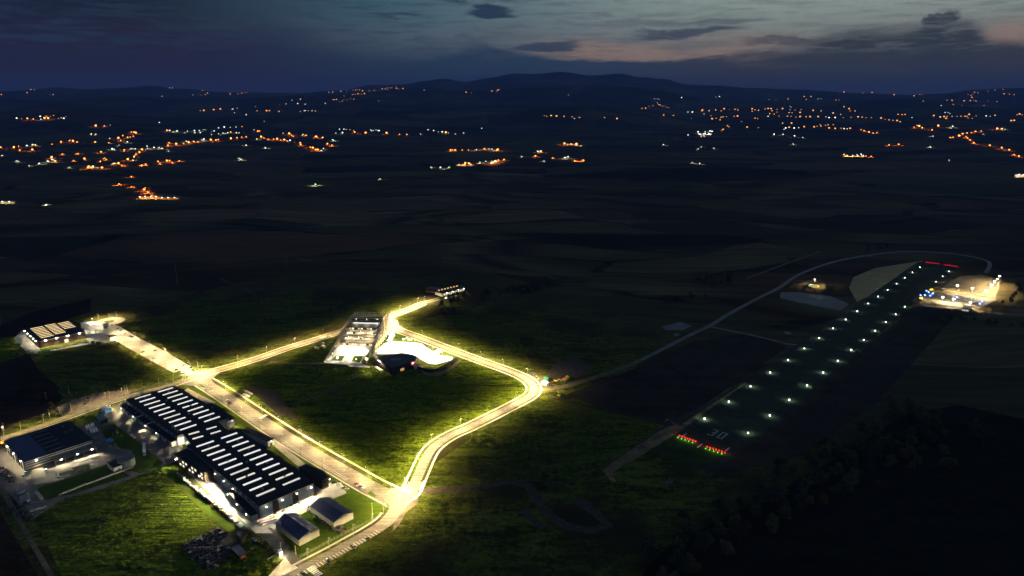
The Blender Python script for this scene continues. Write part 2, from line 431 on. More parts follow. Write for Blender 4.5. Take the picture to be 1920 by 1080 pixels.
    o = bpy.data.objects.new('ground', me); COL.objects.link(o); tag(o, kind='structure')
build_ground()

def on_terrain(x, y):
    d = ray(x, y); t = 1200.0; last = t
    while t < 42000:
        p = Vector((0, 0, H)) + d * t
        if p.z <= height(p.x, p.y):
            for _ in range(12):
                mid = (last + t) / 2; q = Vector((0, 0, H)) + d * mid
                if q.z <= height(q.x, q.y): t = mid
                else: last = mid
            p = Vector((0, 0, H)) + d * t; p.z = height(p.x, p.y); return p, t
        last = t; t += 20 + t * .004
    return None, None

# ------------------------------------------------------------------ fields, verges and yards of the works
sheet('meadow', [(398,712),(640,640),(700,690),(735,700),(790,690),(870,676),(985,716),(992,732),(960,752),(885,788),(800,836),(772,895),(748,915),(720,908),(560,800)], .03, MEADOW)
sheet('meadow', [(62,966),(140,922),(285,876),(302,874),(345,925),(405,985),(455,1010),(500,1030),(520,1100),(130,1110)], .03, MEADOW)
sheet('lawn', [(285,868),(330,872),(400,960),(455,1000),(440,1008),(372,950),(300,880)], .05, LAWN)
sheet('lawn', [(345,724),(385,730),(565,860),(640,900),(708,935),(716,952),(690,985),(610,1030),(540,1050),(500,1000),(560,880),(430,790)], .03, LAWN)
sheet('verge', [(512,966),(640,915),(708,938),(718,955),(690,985),(570,1048),(548,1058),(520,1020),(500,985)], .05, LAWN)
sheet('ploughed_field', [(-20,690),(45,640),(150,700),(75,760),(-20,800)], .03, SOIL)
sheet('ploughed_field', [(-30,700),(60,690),(120,745),(85,775),(-30,810)], .04, SOIL)
sheet('meadow', [(45,645),(180,640),(330,705),(270,728),(130,742),(70,690)], .03, ROUGH)
sheet('gravel_lot', [(92,770),(140,748),(225,725),(300,702),(316,712),(240,738),(150,770),(118,778)], .06, GRAVEL)
sheet('ploughed_field', [(0,610),(60,585),(170,560),(170,585),(30,630),(0,634)], .03, SOIL)
sheet('rough_field', [(232,612),(380,570),(640,560),(650,600),(400,690),(370,690)], .03, ROUGH)
sheet('rough_field', [(740,612),(830,590),(960,600),(1010,720),(900,660)], .02, ROUGH)
sheet('rough_field', [(800,880),(900,810),(1020,745),(1220,790),(1250,800),(1140,870),(1080,900),(900,905),(800,960)], .03, ROUGH)
sheet('rough_field', [(790,925),(850,915),(830,990),(640,1110),(560,1110)], .03, ROUGH)
sheet('works_yard', [(200,775),(240,745),(330,825),(480,965),(520,995),(500,1010),(455,985),(330,865),(290,880),(200,915),(120,935),(60,975),(0,905),(-20,880),(-20,850),(120,800)], .07, YARD)
sheet('works_yard', [(476,968),(600,905),(640,905),(650,925),(600,945),(520,990),(505,998)], .08, CONC)
sheet('works_yard', [(395,906),(415,905),(497,985),(512,1000),(480,1000),(385,912)], .09, CONC)
sheet('lawn', [(186,800),(215,795),(262,832),(305,866),(300,878),(262,888),(236,880),(248,845),(205,835)], .12, LAWN)
sheet('lawn', [(72,915),(140,893),(200,870),(245,892),(140,925),(85,938),(68,930)], .12, LAWN)
sheet('lawn', [(134,792),(182,772),(186,785),(148,800)], .12, LAWN)
sheet('works_yard', [(340,735),(352,728),(385,745),(405,755),(384,760)], .12, CONC)
sheet('works_yard', [(502,826),(560,876),(574,871),(512,822)], .12, CONC)
sheet('yard_road', [(455,985),(510,990),(560,1045),(575,1060),(548,1078),(536,1060),(500,1015)], .10, ASPHD)
sheet('yard_road', [(500,1085),(535,1045),(548,1062),(530,1100)], .11, PAVE)
sheet('track', [(-20,868),(5,905),(55,1000),(115,1100),(100,1100),(48,1005),(-20,890)], .05, DIRTL)
sheet('dark_field', [(-60,960),(0,960),(90,1110),(-60,1110)], .03, SOIL)
sheet('storage_ground', [(345,1022),(415,990),(440,1005),(455,1018),(412,1055),(385,1068)], .09, DIRT)
# far hall yard
sheet('hall_yard', [(26,635),(42,618),(55,620),(78,660),(170,640),(196,622),(214,640),(196,640),(130,652),(70,663),(52,663)], .08, CONC)
sheet('hall_yard', [(140,615),(205,605),(225,636),(200,643),(165,640)], .07, CONC)
sheet('meadow', [(-30,640),(26,632),(52,662),(40,668),(-30,690)], .05, MEADOW)

# ------------------------------------------------------------------ roads
ROAD = {}
ROAD['northern'] = smooth_line([(362,711),(392,699),(423,690),(480,673.5),(533,655),(593,636.5),(637,622.5),(690,606),(722,597),(745,588.5),(770,579),(785,572),(800,567),(815,564),(840,556)])
ROAD['eastern'] = smooth_line([(722,598),(733,612),(751,620.5),(782,631.5),(812,643),(843,655),(872,666),(913,681),(955,696),(984,709),(998,721),(1001,732),(992,743.5),(972,755),(938,772.5),(880,801),(848,815),(825,829),(808,844),(797,863),(788,883),(779,903),(768,925),(748,938)])
ROAD['factory'] = smooth_line([(366,711),(387,722),(420,743),(470,777),(530,817),(590,854),(642,884),(692,913),(712,923),(745,940)])
ROAD['southern'] = smooth_line([(748,936),(738,958),(722,978),(693,998),(661,1016),(618,1040),(576,1062),(540,1082),(505,1105)])
ROAD['western'] = smooth_line([(366,708),(345,714),(315,724),(270,735),(219,749),(175,764),(131,780),(88,795),(44,810),(0,823),(-40,835)])
L = ROAD['northern']; ribbon('road', L, 0, 9.5, .16, ASPH); ribbon('pavement', L, 8.2, 1.8, .20, PAVE); ribbon('pavement', L[:int(len(L)*.88)], -8.2, 1.8, .20, PAVE)
L = ROAD['eastern']; ribbon('road', L, 0, 9.5, .16, ASPH); ribbon('pavement', L, 8.4, 2.0, .20, PAVE); ribbon('pavement', L[:int(len(L)*.97)], -8.4, 2.0, .20, PAVE)
L = ROAD['factory']; ribbon('road', L, 0, 17, .17, ASPH); ribbon('pavement', L, 14.5, 2.2, .20, PAVE); ribbon('pavement', L, -10, 1.6, .20, PAVE)
L = ROAD['southern']; ribbon('road', L, 1.2, 11.5, .17, ASPH); ribbon('pavement', L[5:], -8.3, 2.0, .20, PAVE)
L = ROAD['western']; ribbon('road', L, 0, 9.5, .17, ASPH); ribbon('pavement', L, 7.2, 1.6, .20, PAVE)
sheet('junction', [(330,716),(352,703),(372,696),(400,690),(410,700),(396,712),(405,722),(384,733),(370,724),(340,722)], .19, ASPH)
sheet('junction', [(716,924),(735,915),(752,914),(772,905),(792,905),(782,925),(770,942),(755,962),(738,972),(728,950)], .19, ASPH)
sheet('junction', [(706,602),(735,590),(745,605),(757,622),(735,625),(722,612)], .19, ASPH)
sheet('car_park', [(214,609),(222,611),(262,635),(312,660),(371,696),(352,704),(334,704),(286,678),(236,650),(205,633),(196,620)], .15, CONC)
c0 = px(205, 603); sheet('turning_circle', [(c0.x + 21 * math.cos(a / 24 * 6.2832), c0.y + 21 * math.sin(a / 24 * 6.2832), 0) for a in range(24)], .18, CONC, True)
sheet('traffic_island', [(c0.x + 7 * math.cos(a / 20 * 6.2832), c0.y + 7 * math.sin(a / 20 * 6.2832), 0) for a in range(20)], .24, LAWN, True)
for isl in ([(344,707),(352,703.5),(354,706),(348,711),(344,711)], [(325,700),(333,697),(344,701),(330,706),(310,713)], [(372,720),(378,721),(386,726),(384,728),(376,725)],
            [(688,925),(695,921),(706,930),(702,933)], [(714,933),(718,937),(730,949),(728,953),(722,944)],
            [(262,660),(270,657.5),(272,660),(265,663)], [(287,657),(292,655.5),(295,657.5),(289,659.5)], [(357,693),(363,691),(368,696),(362,698)],
            [(283,672),(290,671),(293,674)], [(340,700),(346,699),(348,701),(342,703)]):
    sheet('traffic_island', isl, .25, LAWN)
# painted markings
def bars(L, s0, n, pitch, off, size, z=.27, m=WHITEPAINT, across=True):
    b = MB()
    for k in range(n):
        p, d = at_len(L, s0 + k * pitch); nrm = Vector((-d.y, d.x, 0)); c = p + nrm * off
        rz = math.atan2(d.y, d.x) + (math.pi / 2 if across else 0)
        b.box((c.x, c.y, z), (size[0], size[1], .02), rz)
    o = b.build('road_markings', m); tag(o, kind='structure')
Ls = ROAD['southern']; bars(Ls, 45, 50, 2.6, 4.7, (4.6, .28))
Lf = ROAD['factory']; bars(Lf, 30, 20, 2.6, -6.0, (4.6, .25)); bars(Lf, 125, 22, 2.6, -6.0, (4.6, .25)); bars(Lf, 220, 40, 2.6, -6.0, (4.6, .25))
bars(Ls, 168, 9, .9, 0, (9, .45), across=False) if False else None
def zebra(a, b, n, w):
    A, B = px(*a), px(*b); d = (B - A); l = d.length; d.normalize(); m = MB()
    for k in range(n):
        c = A + d * (l * (k + .5) / n); m.box((c.x, c.y, .29), (l / n * .5, w, .02), math.atan2(d.y, d.x))
    tag(m.build('zebra_crossing', WHITEPAINT), kind='structure')
zebra((529,1077),(556,1063), 11, 4.0); zebra((580,1064),(600,1080), 7, 5.0); zebra((487,785),(500,778), 7, 4)
bars(ROAD['eastern'], 5, 60, 9, 0, (3.0, .15), z=.26, across=False)
bars(ROAD['northern'], 30, 40, 9, 0, (3.0, .15), z=.26, across=False)

# gravel and dirt tracks
Lg = smooth_line([(1008,732),(1040,728),(1065,723),(1120,706),(1180,685),(1232,660),(1290,630),(1332,610),(1368,588),(1420,560),(1460,540),(1500,514),(1560,492),(1620,480),(1690,472),(1750,473),(1810,479),(1848,488),(1856,497),(1848,512)], 12)
ribbon('gravel_road', Lg, 0, 7, .05, PALELINER); ribbon('gravel_road', Lg[:12], 0, 9, .07, DIRTL)
ribbon('track', smooth_line([(790,921),(850,918),(905,912),(950,903),(990,912),(1020,955),(1060,985),(1110,995),(1140,985),(1120,965),(1080,935)], 8), 0, 9, .04, DIRT)
ribbon('track', smooth_line([(980,955),(1000,975),(1020,990)], 8), 0, 7, .06, DIRT)
ribbon('track', smooth_line([(1328,612),(1380,622),(1430,633),(1478,645),(1505,648)], 10), 0, 5, .04, PALELINER)
ribbon('track', smooth_line([(1400,522),(1440,507),(1500,485),(1540,471)], 14), 0, 6, .04, DIRTL)
ribbon('track', smooth_line([(560,740),(620,735),(640,720),(690,697)], 8), 0, 3, .06, DIRT)
ribbon('track', smooth_line([(512,775),(545,757),(600,738),(650,715)], 8), 0, 3, .06, DIRT)
ribbon('track', smooth_line([(505,678),(560,682),(610,681)], 8), 0, 5, .06, DIRTL)
ribbon('track', smooth_line([(412,522),(435,532),(465,545),(480,555),(495,575)], 10), 0, 4, .05, DIRT)
sheet('bare_ground', [(770,926),(785,922),(783,945),(762,960),(748,985),(735,998),(742,970),(765,950)], .14, DIRTL)
sheet('bare_ground', [(790,905),(800,897),(796,912),(786,920)], .15, CONC)
sheet('bare_ground', [(1040,680),(1080,668),(1110,690),(1100,702),(1050,715),(1020,712)], .03, DIRT)
sheet('bare_ground', [(600,668),(612,660),(640,640),(636,632),(660,625),(640,655)], .05, DIRT)
sheet('bare_ground', [(455,722),(520,735),(560,790),(520,775)], .05, DIRT)

sheet('darkened_wood_floor', [(1190,1100),(1235,1035),(1330,985),(1470,915),(1600,840),(1700,775),(1800,760),(1940,790),(1960,1110)], .04, grass('darkened_litter', (.008, .008, .005), (.020, .019, .010), (.014, .012, .008), .1, .8))  # floor of the wood; the unlit corner's darkness is put into its colour
# pond and pale linings
sheet('pond', [(1240,613),(1275,604),(1298,611),(1280,619),(1250,619)], .05, PALELINER)
sheet('pond', [(1464,548),(1500,548),(1560,556),(1592,570),(1575,582),(1530,574),(1480,563),(1462,558)], .05, PALELINER)
sheet('pale_patch', [(1262,626),(1272,624),(1274,629),(1264,631)], .05, PALELINER)
sheet('pale_patch', [(1469,623),(1476,621),(1487,626),(1476,627)], .05, PALELINER)

# ------------------------------------------------------------------ airfield ground
RA0, RA1 = px(1320.9, 786.7), px(1724.5, 502); RU = (RA1 - RA0).normalized(); RV = Vector((RU.y, -RU.x, 0))   # along and across the runway
def rw(s, t): return RA0 + RU * s + RV * t
RL = (RA1 - RA0).length
sheet('runway', [tuple(rw(-95, -14)), tuple(rw(RL + 60, -14)), tuple(rw(RL + 60, 56)), tuple(rw(-95, 56))], .05, AIRGRASS, True)
sheet('runway_end', [(1230,838),(1265,820),(1360,852),(1330,872),(1290,880),(1240,862)], .09, grass('short_green_turf', (.020,.034,.010), (.038,.056,.016), (.034,.036,.014), .08, .3))
sheet('dark_field', [(1362,856),(1420,812),(1560,700),(1700,590),(1722,574),(1800,582),(1640,760),(1500,850),(1330,900)], .04, DARKFIELD)
sheet('dark_field', [(1060,740),(1180,695),(1300,640),(1400,625),(1478,650),(1260,800),(1200,790)], .03, DARKFIELD)
sheet('straw_field', [(1592,540),(1600,520),(1640,503),(1728,489),(1730,492),(1680,530),(1607,566)], .06, LITSTRAW)
sheet('service_strip', [(1130,882),(1155,862),(1240,806),(1264,796),(1255,788),(1244,792),(1250,785),(1275,798),(1350,748),(1396,718),(1398,720),(1352,752),(1270,812),(1212,848),(1150,884),(1155,905),(1148,905)], .12, mat('sandy_soil', (.22, .145, .06), .95, .7, .10, bump=.5, bscale=.5))
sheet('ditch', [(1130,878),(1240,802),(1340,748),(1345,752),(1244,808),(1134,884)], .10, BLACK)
ribbon('ditch', smooth_line([(1396,716),(1470,672),(1560,605),(1640,550),(1723,492)], 15), 0, 6, .11, mat('ditch_soil', (.012, .010, .007), .95, .3, .2))
ribbon('ditch', smooth_line([(1712,567),(1750,548),(1775,530),(1797,505)], 15), 0, 5, .11, MATS['ditch_soil'])
sheet('apron', [(1744,563),(1767,547),(1870,561),(1835,579),(1760,571)], .13, mat('apron_asphalt', (.12, .11, .08), .8, .3, .05))
sheet('bare_field', [(1765,540),(1800,518),(1840,515),(1880,526),(1866,558),(1770,545)], .11, mat('apron_soil', (.15, .115, .06), .9, .3, .03))
sheet('taxiway', [(1720,574),(1728,560),(1738,550),(1760,545),(1770,548),(1745,566),(1740,574)], .14, DIRTL)
sheet('car_track', [(1712,570),(1800,577),(1850,585),(1930,588),(1930,593),(1850,590),(1800,581),(1712,573)], .12, DIRTL)
# runway number, edge bars and centre stroke, painted white on the turf
def paint(segs, z=.16):
    m = MB()
    for s0, t0, s1, t1 in segs: m.quad(*[(*rw(s, t)[:2], z) for s, t in ((s0, t0), (s1, t0), (s1, t1), (s0, t1))])
    tag(m.build('runway_markings', mat('worn_paint', (.34, .36, .38), .7, .4, .6)), kind='structure')
def at_rw(x, y):
    q = px(x, y) - RA0; return q.dot(RU), q.dot(RV)
s3, t3 = at_rw(1344, 814)
hh, ww, k = 15, 6.0, 1.4
three = [(0,0,k,ww),(hh/2-k/2,1.5,hh/2+k/2,ww),(hh-k,0,hh,ww),(k,ww-k,hh/2-k/2,ww),(hh/2+k/2,ww-k,hh-k,ww)]
zero = [(0,0,k,ww),(hh-k,0,hh,ww),(k,0,hh-k,k),(k,ww-k,hh-k,ww)]
paint([(s3 - 7 + a, t3 - 7.5 + b, s3 - 7 + c, t3 - 7.5 + e) for a, b, c, e in three] + [(s3 - 7 + a, t3 + 2.5 + b, s3 - 7 + c, t3 + 2.5 + e) for a, b, c, e in zero])
sc_, tc_ = at_rw(1312, 836); paint([(sc_ - 5, tc_ - .9, sc_ + 5, tc_ + .9)])
for q in ((1280, 818), (1361, 845)):
    a, b = at_rw(*q); paint([(a - 1, b - .8, a + 8, b + .8)])

# ------------------------------------------------------------------ buildings
class Rect:
    """rectangle from three surveyed roof corners at height z: A, B (along u), C (along v)"""
    def __init__(s, A, B, C, z):
        a, b, c = px(*A, z), px(*B, z), px(*C, z)
        s.o = Vector((a.x, a.y, 0)); u = b - a; u.z = 0; s.w = u.length; s.u = u.normalized()
        v = c - a; v.z = 0; v -= s.u * v.dot(s.u); s.d = v.length; s.v = v.normalized(); s.z = z
    def p(s, u, v, z=0.0): q = s.o + s.u * (u * s.w) + s.v * (v * s.d); return Vector((q.x, q.y, z))
    def pm(s, u, v, z=0.0): q = s.o + s.u * u + s.v * v; return Vector((q.x, q.y, z))
    def corners(s, e=0.0): return [s.pm(*q) for q in ((-e, -e), (s.w + e, -e), (s.w + e, s.d + e), (-e, s.d + e))]
    def centre(s): return s.p(.5, .5)
    def side(s, k):     # wall k: 0 v=0 edge, 1 u=1, 2 v=1, 3 u=0 ; returns start, end, outward normal
        q = [s.p(0, 0), s.p(1, 0), s.p(1, 1), s.p(0, 1)]; a, b = q[k], q[(k + 1) % 4]
        n = [-s.v, s.u, s.v, -s.u][k]; return a, b, n

def slab(mb, a, b, n, t0, t1, z0, z1, proud=.12, back=.05):
    """thin panel on the wall from a to b, between fractions t0..t1"""
    p, q = a.lerp(b, t0), a.lerp(b, t1)
    mb.prism([p - n * back, q - n * back, q + n * proud, p + n * proud], z0, z1)

def building(name, label, r, wall, roof, cat='building', over=.35, rz=.5, group=None):
    o = empty(name, r.centre(), label, cat, group)
    b = MB(); b.prism(r.corners(), -.2, r.z - .003); b.build('wall', wall, o)
    b = MB(); b.prism(r.corners(over), r.z, r.z + rz); o['_'] = 0; del o['_']; b.build('roof', roof, o)
    return o

def panels(o, r, k, name, spans, z0, z1, m, proud=.12):
    a, b, n = r.side(k)
    for t0, t1 in spans:
        mb = MB(); slab(mb, a, b, n, t0, t1, z0, z1, proud); mb.build(name, m, o)

def spread(n, w, a=0.03, b=.97):
    st = (b - a) / n; return [(a + st * i + st * (1 - w) / 2, a + st * i + st * (1 + w) / 2) for i in range(n)]

def skylights(o, r, cols, rows, v0, v1, depth, m, sk=0.0, z=None):
    z = r.z + .5 if z is None else z
    for u0, u1 in cols:
        for i in range(rows):
            v = v0 + (v1 - v0) * i / max(1, rows - 1)
            dv = depth / r.d / 2; mb = MB()
            P = [r.p(u0, v - dv + sk), r.p(u1, v - dv), r.p(u1, v + dv), r.p(u0, v + dv + sk)]
            mb.prism(P, z, z + .45); mb.build('skylight', random.choice([SKYL, SKYL, SKYL2, SKYL3]) if m is SKYL else m, o)

def vents(o, r, spots, z=None, m=None, size=1.3):
    z = r.z + .5 if z is None else z
    for u, v in spots:
        mb = MB(); c = r.p(u, v); mb.box((c.x, c.y, z + .6), (size, size, 1.2)); mb.box((c.x, c.y, z + 1.3), (size * 1.4, size * 1.4, .25)); mb.build('roof_vent', m or METAL, o)

def lamp_data(name, kind, energy, col, **kw):
    l = bpy.data.lights.new(name, kind); l.energy = energy; l.color = col
    for k, v in kw.items(): setattr(l, k, v)
    return l
NEUT = (1.0, .86, .58)
BAT = {}
def street_light(power, col, spread=1.38):
    """road luminaire: throws more light sideways than straight down, so the road is evenly lit"""
    k = (power, col, spread)
    if k in BAT: return BAT[k]
    l = lamp_data('street_light', 'SPOT', power, col, spot_size=R(172), spot_blend=.55, shadow_soft_size=.25)
    l.use_nodes = True; t = NT(l.node_tree); em = t.n['Emission']
    nz = t.sep(t.node('ShaderNodeTexCoord').outputs['Normal'])[2]
    cs = t.m('MAXIMUM', t.m('ABSOLUTE', nz), .14)
    t.l.new(t.m('POWER', cs, -spread), em.inputs['Strength']); BAT[k] = l; return l
FLOOD = {}
def flood(o, loc, aim, power, col=NEUT, size=.55, angle=150, name='floodlight', pole=None, wide=False):
    """lit floodlight: housing with glowing face and its own light, a part of o (world coordinates)"""
    loc = Vector(loc); aim = Vector(aim); d = (aim - loc).normalized()
    mb = MB(); mb.cur = 0; mb.box(loc, (size, size, size)); mb.cur = 1
    for k in range(2): mb.lathe(loc + d * .1 + Vector((0, 0, -.05 * k)), [(size * .75, -size * .3), (size * .75, size * .3)], 8)
    if pole is not None: mb.cur = 0; mb.tube((loc.x, loc.y, pole), loc, .16, .1)
    h = mb.build(name, [METAL, FLOODE], o)
    key = (round(power), col, angle)
    if key not in FLOOD: FLOOD[key] = lamp_data('floodlight', 'SPOT', power, col, spot_size=R(angle), spot_blend=.7, shadow_soft_size=.3)
    lo = bpy.data.objects.new('flood_beam', street_light(power, col) if wide else FLOOD[key]); COL.objects.link(lo); lo.parent = h
    org = Vector((0, 0, 0)); p = o
    while p is not None: org += p.location; p = p.parent
    lo.location = loc - org + d * (size * .9) ; lo.rotation_euler = (0, 0, 0) if wide else d.to_track_quat('-Z', 'Y').to_euler()
    return h

DN = Vector((0, 0, -1))
def wall_flood(o, r, k, t, z, power, out=1.2, aim_out=7, **kw):
    a, b, n = r.side(k); p = a.lerp(b, t) + n * out; p.z = z
    return flood(o, p, p + n * aim_out + DN * z, power, **kw)

# ---- main factory: two long halls and the link between them
hn = Rect((237,749.6),(327.4,723),(329,818.5), 10)
o = building('factory_hall', 'long dark roofed factory hall with twenty lit skylights beside the road junction', hn, WALLC, ROOFD)
skylights(o, hn, ((.13,.44),(.60,.91)), 10, .05, .93, 2.1, SKYL)
vents(o, hn, [(.28,.10),(.28,.48),(.28,.87),(.75,.12),(.75,.55),(.75,.90),(.52,.3),(.55,.7)])
mb = MB(); a, b, n = hn.side(3); slab(mb, a, b, n, .02, .98, 6.4, 6.9, .25); mb.build('gutter', METAL, o)
panels(o, hn, 3, 'window', spread(12, .55), 7.4, 8.6, GLASSD)
for t in (.30, .33, .36):
    p = hn.p(.06, .86 + (t - .3) * 1.6); mb = MB(); mb.lathe((p.x, p.y, 10.4), [(.6, 0), (.6, 3.2), (.8, 3.3), (.8, 3.7)], 10); mb.build('chimney', METAL, o)
hs = Rect((350.6,835.6),(445,803.6),(492,946.7), 11)
o = building('factory_hall', 'longest dark roofed factory hall with twenty two lit skylights and loading doors facing the sheds', hs, WALLC, ROOFD)
skylights(o, hs, ((.10,.43),(.58,.90)), 11, .07, .90, 2.1, SKYL)
vents(o, hs, [(.27,.12),(.27,.40),(.27,.66),(.27,.86),(.74,.20),(.74,.36),(.74,.60),(.74,.82),(.5,.5)])
panels(o, hs, 2, 'loading_door', [(.03,.30),(.42,.66),(.78,.96)], 0.2, 8.5, WALLW, .15)
panels(o, hs, 2, 'facade_panel', [(.31,.41),(.67,.77)], .2, 10.4, WALLB, .18)
a, b, n = hs.side(2); mb = MB(); p, q = a.lerp(b, .0), a.lerp(b, .98); mb.prism([p, q, q + n * 4, p + n * 4], 4.6, 5.0) if False else None
panels(o, hs, 3, 'window', spread(14, .6), 8.2, 9.6, GLASSD); panels(o, hs, 3, 'facade_panel', [(.22,.32),(.36,.50)], .2, 8, WALLW)
for t in (.08, .35, .62, .9): wall_flood(o, hs, 2, t, 9.5, 34000, size=.7, out=2.2, aim_out=12)
for t in (.30, .42, .54): wall_flood(o, hs, 3, t, 9.5, 240000, size=.6, aim_out=34, out=2)
hl = Rect((342,812),(410,792.6),(360,832), 10)
o = building('link_building', 'short dark roofed building with four skylights joining the two long halls', hl, WALLW, ROOFD)
skylights(o, hl, ((.10,.38),(.58,.86)), 2, .3, .72, 2.2, SKYL)
wall_flood(o, hl, 3, .35, 8, 18000, size=.6); wall_flood(o, hl, 3, .8, 8, 18000, size=.6)
# ---- annexes
an = Rect((224.4,760.7),(236,757.2),(314,831.9), 5)
o = building('workshop_annexe', 'long low annexe with three flat roofs along the west side of the north hall', an, WALLW, ROOFD)
for v in (.36, .55):
    mb = MB(); p, q = an.p(-.02, v), an.p(1, v); mb.prism([p - an.v * .4, q - an.v * .4, q + an.v * .4, p + an.v * .4], 5.55, 6.2); mb.build('parapet', WALLW, o)
panels(o, an, 3, 'door', [(.05,.09),(.18,.22),(.30,.34),(.62,.66),(.80,.84)], .1, 3.6, WALLB); panels(o, an, 3, 'window', spread(12, .3, .1, .98), 3.0, 4.2, GLASSD)
vents(o, an, [(.5,.1),(.5,.28),(.4,.75)], size=.9)
for t, e in ((.94, 26000), (.70, 9000), (.45, 16000), (.25, 6000)): wall_flood(o, an, 3, t, 4.6, e, size=.5)
ao = Rect((327,851.7),(350.6,842.5),(377,889), 9)
o = building('office_block', 'two storey dark roofed office block with lit windows beside the longest hall', ao, WALLB, ROOFD)
for i, (t0, t1) in enumerate(spread(9, .5)):
    for z in (1.4, 5.2):
        panels(o, ao, 3, 'window', [(t0, t1)], z, z + 2.0, LIT if (i * 7 + int(z)) % 3 else GLASSD)
wall_flood(o, ao, 3, .92, 6, 30000, size=.6, aim_out=16); wall_flood(o, ao, 3, .1, 5, 8000, size=.5)
aw = Rect((427,921.7),(439.4,917.2),(478.3,964.7), 5.5)
o = building('workshop_annexe', 'low dark roofed annexe beside the southern end of the longest hall', aw, WALLC, ROOFD)
panels(o, aw, 3, 'door', [(.24,.29),(.33,.38),(.62,.67)], .1, 3.8, GLASSD); panels(o, aw, 3, 'window', spread(6, .3, .42, .98), 3, 4.2, GLASSD)
for t, e in ((.93, 90000), (.52, 60000), (.12, 60000)): wall_flood(o, aw, 3, t, 5.0, e, size=.55, aim_out=16)
ae = Rect((383.7,760),(397,756),(424.4,790.4), 7.5)
o = building('stair_annexe', 'dark roofed annexe with a white end wall between the north hall and the parking road', ae, WALLW, ROOFD)
a, b, n = ae.side(2); panels(o, ae, 2, 'window', [(.15,.2),(.3,.35),(.45,.5)], 3.6, 4.4, GLASSD); panels(o, ae, 2, 'window', [(.62,.70),(.78,.86)], 3.2, 5.4, GLASSD); panels(o, ae, 2, 'door', [(.70,.92)], .2, 2.0, WALLB)
wall_flood(o, ae, 2, .3, 7.2, 9000, size=.4); vents(o, ae, [(.35,.25),(.3,.8)], size=1)
am = Rect((454.7,806.4),(466,801.7),(491,832.8), 6)
o = building('side_annexe', 'small dark roofed annexe halfway along the parking side of the longest hall', am, WALLW, ROOFD)
panels(o, am, 1, 'window', spread(8, .5), 2.6, 4.2, GLASSD); panels(o, am, 2, 'door', [(.3,.6)], .1, 3, WALLB)
wall_flood(o, am, 2, .5, 5.5, 5000, size=.4)
asx = Rect((560,877),(574,870.5),(595,905), 9)
o = building('side_annexe', 'brown walled annexe with windows at the corner nearest the parked cars by the sheds', asx, WALLB, ROOFD)
for z in (1.6, 5.4): panels(o, asx, 2, 'window', spread(5, .4), z, z + 2, GLASSD); panels(o, asx, 1, 'window', spread(6, .4), z, z + 2, GLASSD)
panels(o, asx, 2, 'door', [(.02,.14)], .2, 3, LIT)
wall_flood(o, asx, 2, .1, 7.5, 9000, size=.5)

# ---- two gabled sheds
def gable(name, label, A, B, C, ze, zr, wall, roofs):
    """A far-left eave, B far-right eave, C near-left eave at height ze; ridge along v"""
    r = Rect(A, B, C, ze); o = empty(name, r.centre(), label, 'shed', 'gabled storage sheds')
    mb = MB(); P = []
    for v in (0, 1): P += [r.p(0, v, -.2), r.p(1, v, -.2), r.p(1, v, ze), r.p(.5, v, zr - .06), r.p(0, v, ze)]
    mb.add(P, [[0,1,2,3,4], [9,8,7,6,5], [0,5,6,1], [1,6,7,2], [0,4,9,5], [2,7,8,3], [3,8,9,4]]); mb.build('wall', wall, o)
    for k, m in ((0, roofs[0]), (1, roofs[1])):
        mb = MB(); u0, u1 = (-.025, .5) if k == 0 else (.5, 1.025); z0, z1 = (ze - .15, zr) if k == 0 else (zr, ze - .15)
        Q = [r.p(u0, -.012, z0), r.p(u1, -.012, z1), r.p(u1, 1.012, z1), r.p(u0, 1.012, z0)]
        up = Vector((0, 0, .18)); mb.add([q + up * .1 for q in Q] + [q + up * 1.2 for q in Q], [[3,2,1,0],[4,5,6,7],[0,1,5,4],[1,2,6,5],[2,3,7,6],[3,0,4,7]]); mb.build('roof', m, o)
        mb = MB()
        for i in range(1, 14):
            v = i / 14; a, b = r.p(u0, v, z0 + .24), r.p(u1, v, z1 + .24); mb.tube(a, b, .05, n=4)
        mb.build('roof_seam', m, o)
    mb = MB(); mb.tube(r.p(.5, -.01, zr + .22), r.p(.5, 1.01, zr + .22), .16, n=6); mb.build('ridge_cap', ROOFG, o)
    a, b, n = r.side(2)
    for t in (.40, .60): mb = MB(); slab(mb, b, a, n, t, t + .035, ze + .35, ze + .95, .1); mb.build('vent', BLACK, o)
    return o, r
SHEDW = mat('shed_cladding', (.42, .40, .33), .7, .15, .3)
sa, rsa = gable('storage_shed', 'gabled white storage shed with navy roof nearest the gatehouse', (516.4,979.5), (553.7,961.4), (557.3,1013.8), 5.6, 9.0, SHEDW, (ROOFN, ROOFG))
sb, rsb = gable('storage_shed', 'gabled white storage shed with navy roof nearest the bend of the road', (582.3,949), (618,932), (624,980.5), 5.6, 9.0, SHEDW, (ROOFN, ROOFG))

# ---- left warehouse
wh = Rect((7.8,826.7),(131,789.4),(39,868.9), 10)
o = building('warehouse', 'wide navy roofed warehouse with pale bands and floodlights at the left edge', wh, WALLB, ROOFD)
mb = MB(); mb.prism([wh.p(0.003, .01), wh.p(.34, .01), wh.p(.34, .99), wh.p(0.003, .99)], 10.51, 10.62); mb.build('roof_panel', ROOFN, o)
skylights(o, wh, ((.36,.60),), 6, .10, .92, 1.0, ROOFG)
vents(o, wh, [(.82,.2),(.78,.45),(.88,.42)], size=1.6, m=ROOFG)
for z in (2.6, 5.0, 7.2, 9.2): panels(o, wh, 2, 'facade_band', [(.005,.995)] if z > 7 else [(.62,.995)], z, z + .9, WALLW, .14)
panels(o, wh, 2, 'window', spread(8, .4, .05, .6), 8.2, 9.1, GLASSD)
panels(o, wh, 3, 'pilaster', spread(7, .12), .1, 9.6, WALLW, .5)
